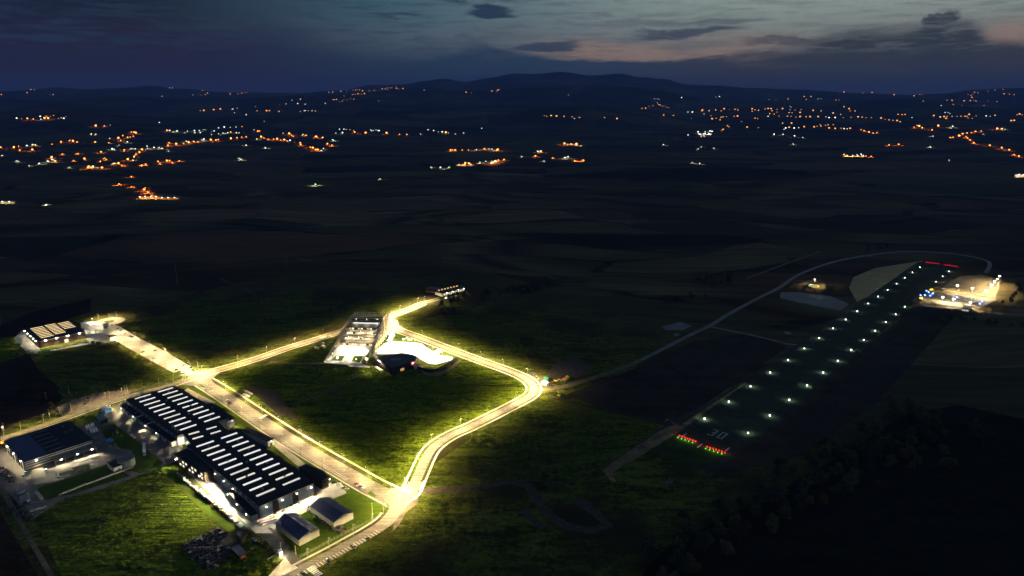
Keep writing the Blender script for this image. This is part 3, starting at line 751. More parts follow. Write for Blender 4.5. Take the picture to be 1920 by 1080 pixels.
aw2 = Rect((89,867.8),(173,840),(97.8,880), 5)
a, b, n = aw2.side(0)
mb = MB(); P = [wh.p(.37, 1.001, 6.4), wh.p(1.0, 1.001, 6.4)]; Q = [P[1] + wh.v * 9, P[0] + wh.v * 9]
mb.add([*P, Vector((Q[0].x, Q[0].y, 5.2)), Vector((Q[1].x, Q[1].y, 5.2)), *[p - Vector((0, 0, .4)) for p in P], Vector((Q[0].x, Q[0].y, 4.8)), Vector((Q[1].x, Q[1].y, 4.8))], [[0,1,2,3],[7,6,5,4],[0,4,5,1],[1,5,6,2],[2,6,7,3],[3,7,4,0]])
mb.build('canopy', mat('canopy_sheet', (.16,.14,.11), .6, .3, .3), o)
for u in (.38, .52, .66, .80, .985):
    p = wh.p(u, 1) + wh.v * 8.6; mb = MB(); mb.tube((p.x, p.y, 0), (p.x, p.y, 4.9), .22); mb.build('canopy_post', WALLW, o)
for u, dz, e in ((.16, 9, 26000), (.46, 5.6, 18000), (.70, 5.6, 18000), (.92, 5.6, 16000)):
    p = wh.p(u, 1) + wh.v * (1.4 if u < .3 else 9.5); p.z = dz; flood(o, p, p + wh.v * 6 + DN * 6, e, size=.9)
for v in (.22, .55, .9): wall_flood(o, wh, 3, 1 - v, 9.6, 14000, size=.7)
pz = wh.p(0, 0) - wh.u * 2; pz.z = 9
mb = MB(); mb.box(pz, (1.6, 1.2, 1.2)); mb.build('warning_beacon', emit('red_orange_glow', (1, .16, .02), 9), o)

# ---- far hall at the left
fh = Rect((46,617),(130,600.6),(75,638.8), 10)
o = building('brick_hall', 'brick fronted hall with three columns of warm skylights and bright wall floodlights', fh, WALLR, ROOFD)
for (u0, u1), rows, v0, v1 in (((.10,.37),8,.10,.86), ((.42,.65),8,.08,.80), ((.70,.95),5,.12,.56)):
    skylights(o, fh, ((u0, u1),), rows, v0, v1, 1.15, SKYLY)
panels(o, fh, 3, 'window', spread(8, .5), 4, 8, GLASSD); panels(o, fh, 2, 'door', [(.38,.46)], .1, 4.5, LIT); panels(o, fh, 2, 'facade_band', [(.0,.995)], 8.6, 9.4, WALLC)
for t in (.85, .62, .38, .12): wall_flood(o, fh, 2, t, 9.5, 26000, out=1.6, size=1.5)
for t in (.92, .70, .48, .28, .1): wall_flood(o, fh, 3, t, 9, 7000, size=.9)
of = Rect((151,605.6),(159.4,602),(163,622), 8)
ob = Rect((151,606),(160,602.5),(166,620), 8)
o = building('office_building', 'brightly lit white office building between the brick hall and the turning circle', ob, WALLW, mat('white_roof', (.7,.7,.68), .6, .1, .5))
panels(o, ob, 2, 'window', spread(4, .6), 2, 4, GLASSD); panels(o, ob, 1, 'window', spread(8, .6), 2, 4, GLASSD); panels(o, ob, 1, 'roof_edge', [(0,1)], 7.2, 7.9, WALLD, .5)
c = ob.p(.5, .5)
flood(o, (c.x - 2, c.y, 15), (c.x, c.y, 0), 40000, size=.5, pole=8); flood(o, (c.x + 8, c.y - 22, 12), (c.x + 6, c.y - 14, 0), 40000, size=.5, pole=0)
bk = Rect((201,630),(211,627.5),(203,634), 4)
o = building('gate_kiosk', 'small white kiosk with dark roof beside the car park of the brick hall', bk, WALLW, ROOFD, cat='kiosk')
panels(o, bk, 2, 'window', spread(3, .6), 1.2, 2.6, GLASSD)

# ---- dark building with a sign, beside the steel framed one
def quad_building(name, label, roof, z, wall, roofm, cat='building'):
    P = [px(*q, zz) for q, zz in zip(roof, z)]; c = sum(P, Vector()) / len(P); c.z = 0
    o = empty(name, c, label, cat); n = len(P)
    mb = MB(); mb.add([(p.x, p.y, -.2) for p in P] + [(p.x, p.y, p.z - .05) for p in P], [list(range(n))[::-1], list(range(n, 2 * n))] + [[i, (i + 1) % n, n + (i + 1) % n, n + i] for i in range(n)]); mb.build('wall', wall, o)
    mb = MB(); Q = [p + (p - c).normalized() * .6 for p in P]
    mb.add([(q.x, q.y, p.z) for p, q in zip(P, Q)] + [(q.x, q.y, p.z + .5) for p, q in zip(P, Q)], [list(range(n))[::-1], list(range(n, 2 * n))] + [[i, (i + 1) % n, n + (i + 1) % n, n + i] for i in range(n)]); mb.build('roof', roofm, o)
    return o, P
o, P = quad_building('pavilion', 'low angular dark pavilion with a red and white sign in front of the car park', [(703,673.5),(753.6,662),(781,668.7),(776,677),(735,690)], (8,8,8,9,9), WALLD, mat('bronze_roof', (.045,.036,.034), .55, .25, .1))
def on_face(o, a, b, t0, t1, z0, z1, name, m, proud=.2):
    a = Vector((a.x, a.y, 0)); b = Vector((b.x, b.y, 0)); d = (b - a).normalized(); n = Vector((d.y, -d.x, 0))
    c = Vector((o.location.x, o.location.y, 0))
    if (a - c).dot(n) < 0: n = -n
    mb = MB(); slab(mb, a, b, n, t0, t1, z0, z1, proud); return mb.build(name, m, o), n
for t in (.38, .44, .50): on_face(o, P[3], P[4], 1 - t - .03, 1 - t, 1.5, 4.5, 'window', LITY)
for t in (.1, .25, .62, .75, .88): on_face(o, P[3], P[4], 1 - t - .008, 1 - t, .2, 8.4, 'facade_rib', WALLB, .1)
s1, n1 = on_face(o, P[3], P[4], .0, .13, 5.0, 8.6, 'sign_board', emit('red_sign', (.9, .03, .02), 1.2), .5)
a, b = P[3], P[4]
for z0, z1, t0, t1 in ((6.4, 8.0, .02, .11), (5.6, 6.4, .05, .09)): on_face(o, a, b, t0, t1, z0, z1, 'sign_emblem', emit('white_sign', (1, 1, 1), 1.6), .62)
c = (P[0] + P[2]) / 2; mb = MB(); q = px(741, 674, 8.6); mb.prism([q + Vector(v) for v in ((-6,-4,0),(6,-5,0),(7,4,0),(-5,4,0))], 8.5, 9.0); mb.build('roof_light', mat('roof_glazing', (.12,.12,.10), .3, .3, .5), o)
q = px(762, 668, 8.6); mb = MB(); mb.box((q.x, q.y, 9.2), (5, 2.5, 1.2)); mb.build('roof_unit', ROOFG, o)
q = px(732, 684, 0); 
xs = Rect((778,680),(788,684),(779,688), 3.5)
o2 = building('porch_block', 'small white block with a door beside the dark pavilion', xs, WALLW, ROOFG)
panels(o2, xs, 2, 'door', [(.2,.45)], .1, 2.6, GLASSD); panels(o2, xs, 1, 'door', [(.3,.6)], .1, 2.6, GLASSD); wall_flood(o2, xs, 2, .5, 3.2, 1500, size=.3)
mbw = MB(); Lw = smooth_line([(782,690),(795,695),(810,697),(825,693),(845,681),(856,673.5)], 3)
A_, B_ = offset_line(Lw, -.4), offset_line(Lw, .4); n = len(Lw)
for i in range(n - 1): mbw.prism([A_[i], A_[i + 1], B_[i + 1], B_[i]], -.1, 3.2)
tag(mbw.build('retaining_wall', WALLD), 'dark curved retaining wall below the bright car park', 'wall')
sheet('meadow_bank', [(787,691),(800,699),(815,701),(832,695),(860,675),(866,676),(850,690),(820,706),(795,702)], .10, GRAVEL)

# ---- paved forecourts around the steel framed building
SLABS = mat('white_paving', (.52, .50, .46), .8, .15, .3)
sheet('plaza', [(638,641),(703,645),(690,662),(676,681),(695,688),(609.6,680.5)], .10, SLABS)
sheet('lawn', [(619.5,676),(630,667.5),(648,667),(640,677)], .15, LAWN)
sheet('lawn', [(659,678),(664,666.5),(681,668),(674,681)], .16, LAWN)
sheet('lawn', [(678,681),(697,661),(705,676),(696,684)], .14, LAWN)
sheet('plaza_ramp', [(652,684.5),(694,687),(693,690),(652,686.5)], .17, SLABS)
sheet('plaza', [(724,617),(731,607),(745,612),(738,620),(741,629),(733,640),(727,640),(729,630)], .17, SLABS)
sheet('car_park', [(721,644.5),(735,640),(760,641),(790,644),(800,652),(812,659),(822,655),(828,658),(816,665),(850,670),(847,675),(818,683),(805,682),(790,674),(781,668),(745,664),(705,664)], .12, SLABS)
sheet('car_park', [(812,662),(826,654),(832,656),(822,664)], .14, SLABS)
sheet('path', [(697,664),(705,657),(722,643),(727,643),(712,656),(704,662),(708,672),(703,673)], .15, SLABS)
sheet('plaza', [(701,688),(716,684),(724,688),(722,694),(712,695)], .13, SLABS)
sheet('lawn', [(738,624),(745,622),(782,640),(788,643),(745,641),(741,640),(748,636),(744,630)], .16, LAWN)
sheet('lawn', [(800,652),(803,648),(817,652.5),(811,656.5)], .18, LAWN)
sheet('lawn', [(822,657),(828,656.5),(862,670),(850,673),(848,670)], .18, LAWN)
# painted bay ends and planting squares of the bright car park
for q in ((731.5,648.5),(723.5,658),(776.5,650.5),(768,660),(787,662),(802,668),(813,671),(822,673),(828,676),(741,658)):
    c = px(*q); tag(MB().prism([(c.x - 2.2, c.y - 3), (c.x + .2, c.y - 3.4), (c.x + 2.2, c.y + 3), (c.x - .2, c.y + 3.4)], .2, .36).build('planting_strip', DIRTL), kind='structure')

# ---- steel framed terraced building
fu = (px(676, 681) - px(609.6, 679)); fu.z = 0; fu.normalize(); fv = Vector((-fu.y, fu.x, 0)); f0 = px(609.6, 679)
def tb(u, v, z): q = f0 + fu * u + fv * v; return Vector((q.x, q.y, z))
WD = 46.0
o = empty('terraced_building', tb(WD / 2, 80, 0), 'terraced white building inside a sloping tan steel lattice frame', 'building')
def blk(name, u0, u1, v0, v1, z0, z1, m):
    return MB().prism([tb(u0, v0, 0), tb(u1, v0, 0), tb(u1, v1, 0), tb(u0, v1, 0)], z0, z1).build(name, m, o)
steps = [(62, 0, 5), (72, 5, 9.5), (82, 9.5, 14)]
for i, (v, z0, z1) in enumerate(steps):
    ww = blk('wall', 2, WD - 3, v, 112, z0 + (.0 if i else -.2), z1 - .4, WALLW)
    blk('side_shade_panel', WD - 3.02, WD - 2.85, v + 1.0, 111, z0 + .9, z1 - .9, GLASSD); blk('side_shade_panel', 1.85, 2.02, v + 1.0, 111, z0 + .9, z1 - .9, GLASSD)  # added dark panels, standing in for the dim interior behind the side frames
    blk('terrace', 1, WD - 2, v - 2.5, steps[i + 1][0] if i < 2 else 84, z1 - .9, z1, mat('bronze_slab', (.17, .115, .06), .7, .3, .2))
    for k in range(10):
        u0 = 3.2 + k * 4.0
        blk('window', u0, u0 + 3.5, v - .2, v + .3, z0 + .6, z1 - 1.2, [LIT, LITY, LIT, GLASSD, LIT, LIT, LITY][(k * 3 + i * 2) % 7])
    blk('balustrade', 1.2, WD - 2.2, v - 2.4, v - 2.2, z1 + .01, z1 + 1.0, METAL)
blk('wall', 3, WD - 4, 88, 112, 13.7, 17.5, WALLD); blk('roof', 1.5, WD - 2.5, 85, 101, 17.5, 18.3, ROOFD)
for k in range(9): blk('window', 4 + k * 4.2, 6.9 + k * 4.2, 87.8, 88.1, 14.5, 17, [LITY, LIT, GLASSD][k % 3])
blk('roof_light', 5, WD - 6, 103, 108, 17.5, 17.9, SKYL); blk('wall', 2, WD - 3, 112, 122, -.2, 21, WALLD); blk('roof', 1.5, WD - 2.5, 111.6, 122.4, 21, 21.6, ROOFD)
def truss(u, name, inward):
    """sloping side frame: ground at the front corner up to the rear cornice"""
    lean = lambda z: u + inward * z * .12
    top = lambda v: 27.0 * min(1, max(0, v) / 100.0)
    fr = empty  # chords first
    m = MB(); nodes = [i * 9.0 for i in range(15)]
    for k in range(14):
        a, b = nodes[k], nodes[k + 1]; za, zb = top(a), top(b)
        m.tube(tb(lean(za), a, za), tb(lean(zb), b, zb), .62, n=5); m.tube(tb(lean(za * .55), a, za * .55), tb(lean(zb * .55), b, zb * .55), .4, n=4)
    m.build('chord', STEEL, o)
    for k in range(1, 15):
        a = nodes[k]; za = top(a); MB().tube(tb(u, a, 0), tb(lean(za), a, za), .48, n=5).build('frame_post', STEEL, o)
    m = MB()
    for k in range(14):
        a, b = nodes[k], nodes[k + 1]; za, zb = top(a), top(b)
        m.tube(tb(lean(za * .55), a, za * .55), tb(lean(zb), b, zb), .32, n=4); m.tube(tb(lean(za), a, za), tb(lean(zb * .55), b, zb * .55), .32, n=4)
        if k > 4:
            for zz in (5, 9.5, 14, 18.5, 23):
                if zz < za: m.tube(tb(lean(zz), a, zz), tb(lean(zz), b, zz), .4, n=4)
            m.tube(tb(u, a, 0), tb(lean(zb * .55), b, zb * .55), .32, n=4)
    m.build('bracing', STEEL, o)
truss(-1.0, 'left', 1); truss(WD + 7, 'right', -1)
m = MB()
for v in (99, 108, 117, 126):
    m.tube(tb(2.2, v, 27), tb(WD + 3.8, v, 27), .6, n=5)
    if v in (99, 126): m.tube(tb(2.0, v, 23.5), tb(WD + 4, v, 23.5), .28, n=5)
m.build('top_beam', STEEL, o)
m = MB()
for i in range(6):
    a = 2.2 + i * 8.5; b = a + 8.5
    for v in (99, 126): m.tube(tb(a, v, 23.5), tb((a + b) / 2, v, 27), .34, n=4); m.tube(tb((a + b) / 2, v, 27), tb(min(b, WD + 3.8), v, 23.5), .2, n=4)
    if i < 5: m.tube(tb(a, 117, 27), tb(b, 126, 27), .2, n=4); m.tube(tb(a, 126, 27), tb(b, 117, 27), .2, n=4)
m.build('top_bracing', STEEL, o)
for u, v, z, e in ((12, 50, 16, 130000), (34, 50, 16, 130000), (23, 25, 12, 90000), (6, 12, 8, 30000)): flood(o, tb(u, v, z), tb(u, v - 3, 0), e, col=NEUT, size=.3, angle=160, pole=0)
for u, v in ((10, 80), (24, 80), (38, 80), (10, 70), (24, 70), (38, 70)):
    z = 13.5 if v == 80 else 9; flood(o, tb(u, v - 4, z + 2.4), tb(u, v + 1, z - 3), 13000, size=.3)
for u, v in ((8, 104), (23, 104), (38, 104)): flood(o, tb(u, 110.5, 22), tb(u, 104, 17), 16000, size=.35)
for v in (66, 82, 98, 114): flood(o, tb(WD + 13, v, 2.5), tb(WD, v, 12), 15000, size=.4, pole=0); flood(o, tb(-8, v, 1.5), tb(2, v, 14), 9000, size=.3, pole=0)
flood(o, tb(10, 128, 24), tb(20, 118, 21), 6000, size=.4)

# uplit garden balls on the forecourt lawns
for q, rad, lab in (((633,673), 1.6, 'glowing white garden globe on the left forecourt lawn'), ((687,675.5), 1.6, 'glowing white garden globe on the right forecourt lawn'), ((668,675), .8, 'small glowing globe on the middle forecourt lawn')):
    c = px(*q); oo = empty('garden_globe', c, lab, 'lamp', 'garden globes')
    MB().lathe(c, [(.5, 0), (.5, .3)], 8).build('base', METAL, oo)
    MB().lathe(c + Vector((0, 0, .3 + rad)), [(rad * math.cos(a), rad * math.sin(a)) for a in [(-1.4 + i * .4) for i in range(8)]], 12).build('globe', emit('globe_glow', (1, .85, .55), 5), oo, smooth=True)
TANK = mat('white_drum', (.75, .72, .66), .5, .1, 1)
for i, q in enumerate(((591.5,652.5),(604.8,650),(606,645),(608,652.5),(596,654))):
    c = px(*q); mb = MB().lathe(c, [(1.6, 0), (1.7, 1.2), (1.5, 2.2), (.3, 2.5)], 10)
    tag(mb.build('water_tank', TANK), 'round white tank on the dark grass left of the steel framed building', 'tank', 'white tanks on the grass')
    if i == 0: pass
for i, q in enumerate(((757,637),(763.5,634.5),(767,638),(770.5,638))):
    c = px(*q); mb = MB(); mb.box((c.x, c.y, .9), (3.4, 1.8, 1.8), .3); mb.box((c.x, c.y, 1.95), (2.6, 1.5, .3), .3)
    tag(mb.build('supply_crate', TANK), 'white crate on the lawn beside the eastern road', 'crate', 'white crates on the lawn')

# ---- farm style building at the end of the northern road
b1 = Rect((798,541),(806,537.5),(815,550.5), 6); 
o = building('guest_house', 'low dark roofed guest house with green and red doors by the long white house', b1, WALLB, ROOFN)
panels(o, b1, 2, 'door', [(.1,.9)], .2, 3.4, mat('green_paint', (.03,.22,.13), .6, .2, 1)); panels(o, b1, 3, 'door', [(.1,.35),(.5,.65)], .2, 3, mat('red_paint', (.28,.05,.04), .6, .2, 1))
b2 = Rect((816,546),(858,536),(824,551.5), 6)
o = building('long_house', 'long white house with lit windows at the end of the lit road', b2, WALLW, ROOFD)
panels(o, b2, 2, 'window', spread(9, .5), 2.2, 4.4, LIT); panels(o, b2, 2, 'door', [(.47,.52)], .1, 2.6, WALLB)
for t in (.1, .35, .6, .85): wall_flood(o, b2, 2, t, 6.5, 22000, size=.6, out=3)
for k, (t0, t1) in enumerate(spread(7, .4)):
    p = b2.p((t0 + t1) / 2, .2); mb = MB(); mb.box((p.x, p.y, 7.4), (2.4, 1.6, 1.8)); mb.build('dormer', LITY, o)
q = px(864, 541); mb = MB(); mb.lathe((q.x, q.y, 0), [(6, 0), (6, 2.4), (3.5, 4.2), (.4, 5)], 12); tag(mb.build('marquee_tent', mat('green_canvas', (.05,.22,.08), .7, .2, 1)), 'round green tent beside the long white house', 'tent')

# ---- silo, plant room, pump frame
c = px(238, 872.5)
o = empty('storage_tank', c, 'round grey steel tank with a shallow cone roof on the works lawn', 'tank')
MB().lathe(c, [(7, -.2), (7, 7.6)], 28).build('shell', METAL, o)
for z in (1.5, 3.5, 5.5): MB().lathe(c, [(7.08, z), (7.14, z + .1), (7.08, z + .2)], 28).build('hoop', METAL, o)
MB().lathe(c, [(7.3, 7.6), (7.3, 7.9), (.4, 9.0)], 28).build('roof', ROOFG, o)
m = MB(); p = c + Vector((5.2, -5.2, 0)); m.tube((p.x, p.y, 0), (p.x, p.y, 8.2), .07); m.tube((p.x + .5, p.y + .5, 0), (p.x + .5, p.y + .5, 8.2), .07)
for i in range(12): m.tube((p.x, p.y, .5 + i * .6), (p.x + .5, p.y + .5, .5 + i * .6), .05)
m.build('ladder', METAL, o)
kr = Rect((201,867.3),(216,862),(209,879), 4.5)
o = building('plant_room', 'small white plant room with a dark roof beside the round steel tank', kr, WALLW, ROOFD); panels(o, kr, 2, 'door', [(.2,.5)], .1, 2.8, METAL); panels(o, kr, 3, 'window', spread(3, .5), 1.5, 3, GLASSD)
kb = Rect((188,765),(200,761),(191,771), 4)
o = building('fuel_kiosk', 'small fuel kiosk with a bright blue side by the western road', kb, mat('blue_panel', (.05,.22,.48), .5, .1, 1), WALLW, cat='kiosk'); panels(o, kb, 3, 'window', spread(2, .6), 1.2, 2.8, GLASSD)
wall_flood(o, kb, 1, .5, 5, 26000, size=.4)
kg = Rect((178,780),(192,776),(183,790), 4)
o = building('glass_shelter', 'pale green glazed shelter on posts beside the blue kiosk', kg, mat('green_glazing', (.10,.14,.11), .25, .3, .5), mat('glazed_roof', (.14,.18,.15), .2, .3, .4), cat='shelter')
panels(o, kg, 2, 'window', spread(4, .8), .6, 3.2, GLASSD)

# ------------------------------------------------------------------ street lamps
def lamp_proto(h, arm, power, col, name='street_lamp', double=False, spread=1.38):
    o = bpy.data.objects.new(name, None)
    m = MB(); m.tube((0, 0, 0), (0, 0, h), .16, .09, 8); m.tube((0, 0, 0), (0, 0, .5), .28, .24, 8); m.build('pole', METAL, o, (0, 0, 0))
    for sgn in ((1, -1) if double else (1,)):
        m = MB(); m.tube((0, 0, h - .1), (0, sgn * arm, h + .35), .07, n=6); m.build('arm', METAL, o, (0, 0, 0))
        m = MB(); m.prism([(-.22, sgn * arm - .5), (.22, sgn * arm - .5), (.22, sgn * arm + .5), (-.22, sgn * arm + .5)], h + .3, h + .45); m.cur = 1
        m.prism([(-.17, sgn * arm - .4), (.17, sgn * arm - .4), (.17, sgn * arm + .4), (-.17, sgn * arm + .4)], h + .22, h + .296); hd = m.build('lamp_head', [METAL, LAMPE], o, (0, 0, 0))
        l = bpy.data.objects.new('lamp_beam', street_light(power, col, spread)); l.parent = hd; l.location = (0, sgn * (arm + .2), h + .05)
    return o
def place(o, loc, rz, label, cat, group=None, first=[]):
    c = copy_tree(o); c.location = loc; c.rotation_euler.z = rz; return tag(c, label, cat, group)
YEL = (1.0, .76, .37)
LP = {k: lamp_proto(9.5, 2.2, k * 1000, YEL) for k in (58, 7, 9)}
LP['pool'] = lamp_proto(9.5, 2.2, 62000, YEL, spread=.0)
def lamps_along(L, pts, off, k, label, group):
    for q in pts:
        P = px(*q); i = min(range(len(L)), key=lambda j: (L[j] - P).length); d = (L[min(i + 1, len(L) - 1)] - L[max(0, i - 1)]).normalized()
        n = Vector((-d.y, d.x, 0)); side = 1 if off > 0 else -1
        loc = L[i] + n * off; place(LP[k], loc, math.atan2(d.y, d.x) + (math.pi if side > 0 else 0), label, 'street lamp', group)
lamps_along(ROAD['northern'], [(378,700),(418,690),(447,681),(477,673),(505,664),(532,655),(558,647),(585,639),(612,631),(640,622),(665,613),(695,604)][::2], 6.6, 58, 'tall street lamp on the grass verge of the straight northern road', 'lamps along the northern road')
lamps_along(ROAD['northern'], [(722,596),(738,590),(756,585),(773,577),(786,571),(800,566)], 6.6, 58, 'street lamp on the road climbing to the long white house', 'lamps on the road to the white house')
lamps_along(ROAD['eastern'], [(742,615),(764,625),(785,632),(803,640),(822,647),(840,654),(857,660),(875,666),(896,674),(917,682),(939,690),(960,698),(982,707)][::2], 6.8, 58, 'tall street lamp on the outer verge of the eastern road', 'lamps along the eastern road')
lamps_along(ROAD['eastern'], [(1000,722),(1001,736)], 6.8, 58, 'street lamp at the sharp eastern bend of the road', 'lamps at the eastern bend')
lamps_along(ROAD['eastern'], [(975,753),(950,766),(925,779),(900,791),(873,804),(845,817),(820,832),(803,850),(794,870),(784,892),(773,914)][::2], -6.8, 58, 'street lamp beside the curving road between the meadow and the dark slope', 'lamps along the curving road')
lamps_along(ROAD['factory'], [(391,716),(410,730),(442,751),(474,771),(512,797),(548,822),(585,847),(622,870),(660,893),(694,912)], -9.6, 7, 'street lamp on the meadow side of the factory road', 'lamps on the meadow side')
lamps_along(ROAD['factory'], [(400,737),(435,760),(468,782),(500,804),(540,830),(580,856),(620,880),(665,905)], 10.6, 'pool', 'street lamp between the parking bays and the factory lawn', 'lamps by the parking bays')
lamps_along(ROAD['southern'], [(735,965),(706,990),(672,1010),(630,1034),(587,1058),(545,1080)], -6.6, 9, 'street lamp on the footway by the shed fence', 'lamps along the southern road')
lamps_along(ROAD['western'], [(330,719),(300,728),(268,736),(238,745),(205,754),(165,767),(125,782),(85,796),(45,810),(8,822)], -6.4, 9, 'street lamp beside the western road', 'lamps along the western road')
JL = lamp_proto(11, 2.4, 12000, YEL, double=True)
for q in ((352,705),(388,723),(372,695)): place(JL, px(*q), .6, 'double headed street lamp at the north west junction', 'street lamp', 'junction lamps')
for q in ((750,950),(734,930),(766,925),(742,958)): place(JL, px(*q), .6, 'double headed street lamp at the southern junction', 'street lamp', 'junction lamps')
for q in ((724,606),(735,600)): place(JL, px(*q), .2, 'double headed street lamp at the junction behind the lattice building', 'street lamp', 'junction lamps')
CL = lamp_proto(8, 1.6, 36000, YEL, spread=.0)
for q, g in (((255,634),0),((283,651.5),0),((311,663),0),((335,678),0),((231,623),0),((357,690),0),((240,650),1),((262,665),1),((287,678),1),((313,692),1),((218,638),1)):
    place(CL, px(*q), 2.2 if g == 0 else -.9, 'car park lamp on the grass side of the long car park' if g == 0 else 'car park lamp on the hall side of the long car park', 'street lamp', 'car park lamps')
place(lamp_proto(12, 2, 16000, YEL, double=True), px(206, 603), .4, 'double headed lamp in the middle of the turning circle', 'street lamp')
for q in ((185,597),(218.5,593)): place(CL, px(*q), 3.6, 'street lamp on the grass behind the turning circle', 'street lamp', 'turning circle lamps')
PL = lamp_proto(9, 1.5, 14000, (1, .82, .5), double=True)
for q in ((735,650),(757,647),(779,650),(765,658),(790,660),(812,665),(830,670),(800,676),(824,678),(728,655),(731,622),(735,635),(712,690)):
    place(PL, px(*q), .4, 'slim double lamp in the bright car park behind the dark pavilion', 'street lamp', 'bright car park lamps')

# ------------------------------------------------------------------ vehicles
def car_proto(paint, kind):
    o = bpy.data.objects.new('parked_car', None)
    hgt = {'hatch': 1.5, 'saloon': 1.42, 'van': 2.0}[kind]
    prof = {'hatch': [(-1.95,.35),(-1.98,.85),(-1.75,.95),(1.0,.98),(1.95,.78),(2.0,.35)], 'saloon': [(-2.2,.35),(-2.25,.85),(-1.5,.98),(1.0,.98),(2.1,.78),(2.15,.35)], 'van': [(-2.3,.4),(-2.3,1.1),(1.4,1.1),(2.2,.95),(2.3,.4)]}[kind]
    cab = {'hatch': [(-1.8,.95),(-1.5,hgt),(.2,hgt),(.95,.98)], 'saloon': [(-1.55,.98),(-.9,hgt),(.25,hgt),(1.0,.98)], 'van': [(-2.28,1.1),(-2.2,hgt),(.9,hgt),(1.5,1.1)]}[kind]
    def sidep(pr, w, w2=None):
        m = MB(); n = len(pr); w2 = w2 or w
        zs = [p[1] for p in pr]; z0, z1 = min(zs), max(zs)
        W_ = [w + (w2 - w) * (p[1] - z0) / (z1 - z0) for p in pr]
        m.add([(p[0], -q, p[1]) for p, q in zip(pr, W_)] + [(p[0], q, p[1]) for p, q in zip(pr, W_)], [list(range(n)), list(range(n, 2 * n))[::-1]] + [[i, (i + 1) % n, n + (i + 1) % n, n + i] for i in range(n)]); return m
    pm = CARP[paint]
    m = sidep(prof, .88, .84); m.build('body', pm, o, (0, 0, 0))
    g = sidep(cab, .80, .66).build('windows', GLASSD, o, (0, 0, 0))
    x0, x1 = cab[1][0], cab[2][0]; MB().prism([(x0, -.67), (x1, -.67), (x1, .67), (x0, .67)], hgt + .004, hgt + .05).build('car_roof', pm, o, (0, 0, 0))
    for x in (-1.3, 1.3):
        for y in (-.82, .82): MB().tube((x, y - .1, .33), (x, y + .1, .33), .33, n=12).build('wheel', BLACK, o, (0, 0, 0))
    for y in (-.6, .6): MB().box((prof[-1][0] - .02, y, .68), (.1, .35, .16)).build('headlight', WALLW, o, (0, 0, 0))
    return o
CARP = {n: mat(n + '_car_paint', c, .35, .05, 1, spec=.6) for n, c in dict(white=(.72,.72,.70), black=(.012,.012,.014), silver=(.36,.37,.38), red=(.35,.03,.02), blue=(.03,.09,.25), grey=(.10,.10,.11)).items()}
CARS = {}
def car(q, paint, kind, deg, where, suffix=''):
    if (paint, kind) not in CARS: CARS[paint, kind] = car_proto(paint, kind)
    place(CARS[paint, kind], px(*q) + Vector((0, 0, .28)), R(deg), f'{paint} {kind if kind != "saloon" else "car"} {where}', 'car', 'parked cars')
def heading(L, q, across=True):
    P = px(*q); i = min(range(len(L) - 1), key=lambda j: (L[j] - P).length); d = L[i + 1] - L[i]; return math.degrees(math.atan2(d.y, d.x)) + (90 if across else 0)
for q, p, k, wh_ in (((690,1012),'black','saloon','in the roadside bay nearest the southern junction'), ((661,1026),'black','hatch','left of the bright empty bay on the southern road'), ((664,1028),'grey','hatch','behind the black hatch on the southern road'),
                    ((614,1052.5),'white','hatch','alone in a bay above the zebra crossing'), ((617,1055),'black','saloon','close against the lone white hatch above the zebra crossing'), ((568,1079),'black','van','at the bottom edge of the southern road')):
    car(q, p, k, heading(ROAD['southern'], q), wh_)
for q, p, k, wh_ in (((668,908),'red','hatch','at the head of the row near the southern junction'), ((672.5,911),'white','saloon','second in the row near the southern junction'), ((676,914),'grey','saloon','between two pale cars near the southern junction'), ((681,917),'white','hatch','last in the row near the southern junction'),
                    ((427,753.5),'white','van','in the bay opposite the trailers'), ((430.5,757),'red','hatch','beside the white van opposite the trailers'), ((388,731),'silver','hatch','in the first bay below the junction'), ((397,735),'white','saloon','in the second bay below the junction')):
    car(q, p, k, heading(ROAD['factory'], q), wh_)
for q, p, k, wh_ in (((627,906),'black','saloon','on the curved lane by the brown annexe'), ((634,909.5),'white','saloon','on the curved lane by the brown annexe'), ((645,916),'grey','hatch','at the grass end of the curved lane'), ((650,919),'silver','hatch','furthest out on the grass end of the curved lane')):
    car(q, p, k, 30, wh_)
for q, p, k, d, wh_ in (((219.5,617.5),'black','saloon',200,'nearest the turning circle on the grass side'), ((226,621),'grey','saloon',200,'second from the turning circle on the grass side'), ((234,626),'silver','hatch',200,'third from the turning circle on the grass side'), ((244,631.5),'red','hatch',200,'fourth from the turning circle on the grass side'), ((248,633),'blue','saloon',200,'fifth from the turning circle on the grass side'),
    ((345,686),'red','hatch',200,'near the junction end of the long car park'), ((349,687),'white','hatch',200,'next to the red hatch in the long car park'), ((357,691),'black','saloon',200,'last on the grass side of the long car park'), ((331,694.5),'black','hatch',20,'on the hall side of the long car park'), ((337,698),'grey','hatch',20,'on the hall side near the traffic island'),
    ((186.5,614),'black','hatch',20,'by the wall of the white office building'), ((195,619),'white','saloon',20,'in front of the white office building'), ((189,621.5),'silver','saloon',20,'between the office and the kiosk'), ((181,624),'white','van',20,'at the corner of the brick hall yard')):
    car(q, p, k, d, wh_)
car((477,1014), 'silver', 'saloon', -35, 'on the dark lane by the timber bin'); car((488,1020), 'black', 'saloon', -35, 'on the grass edge of the dark lane')
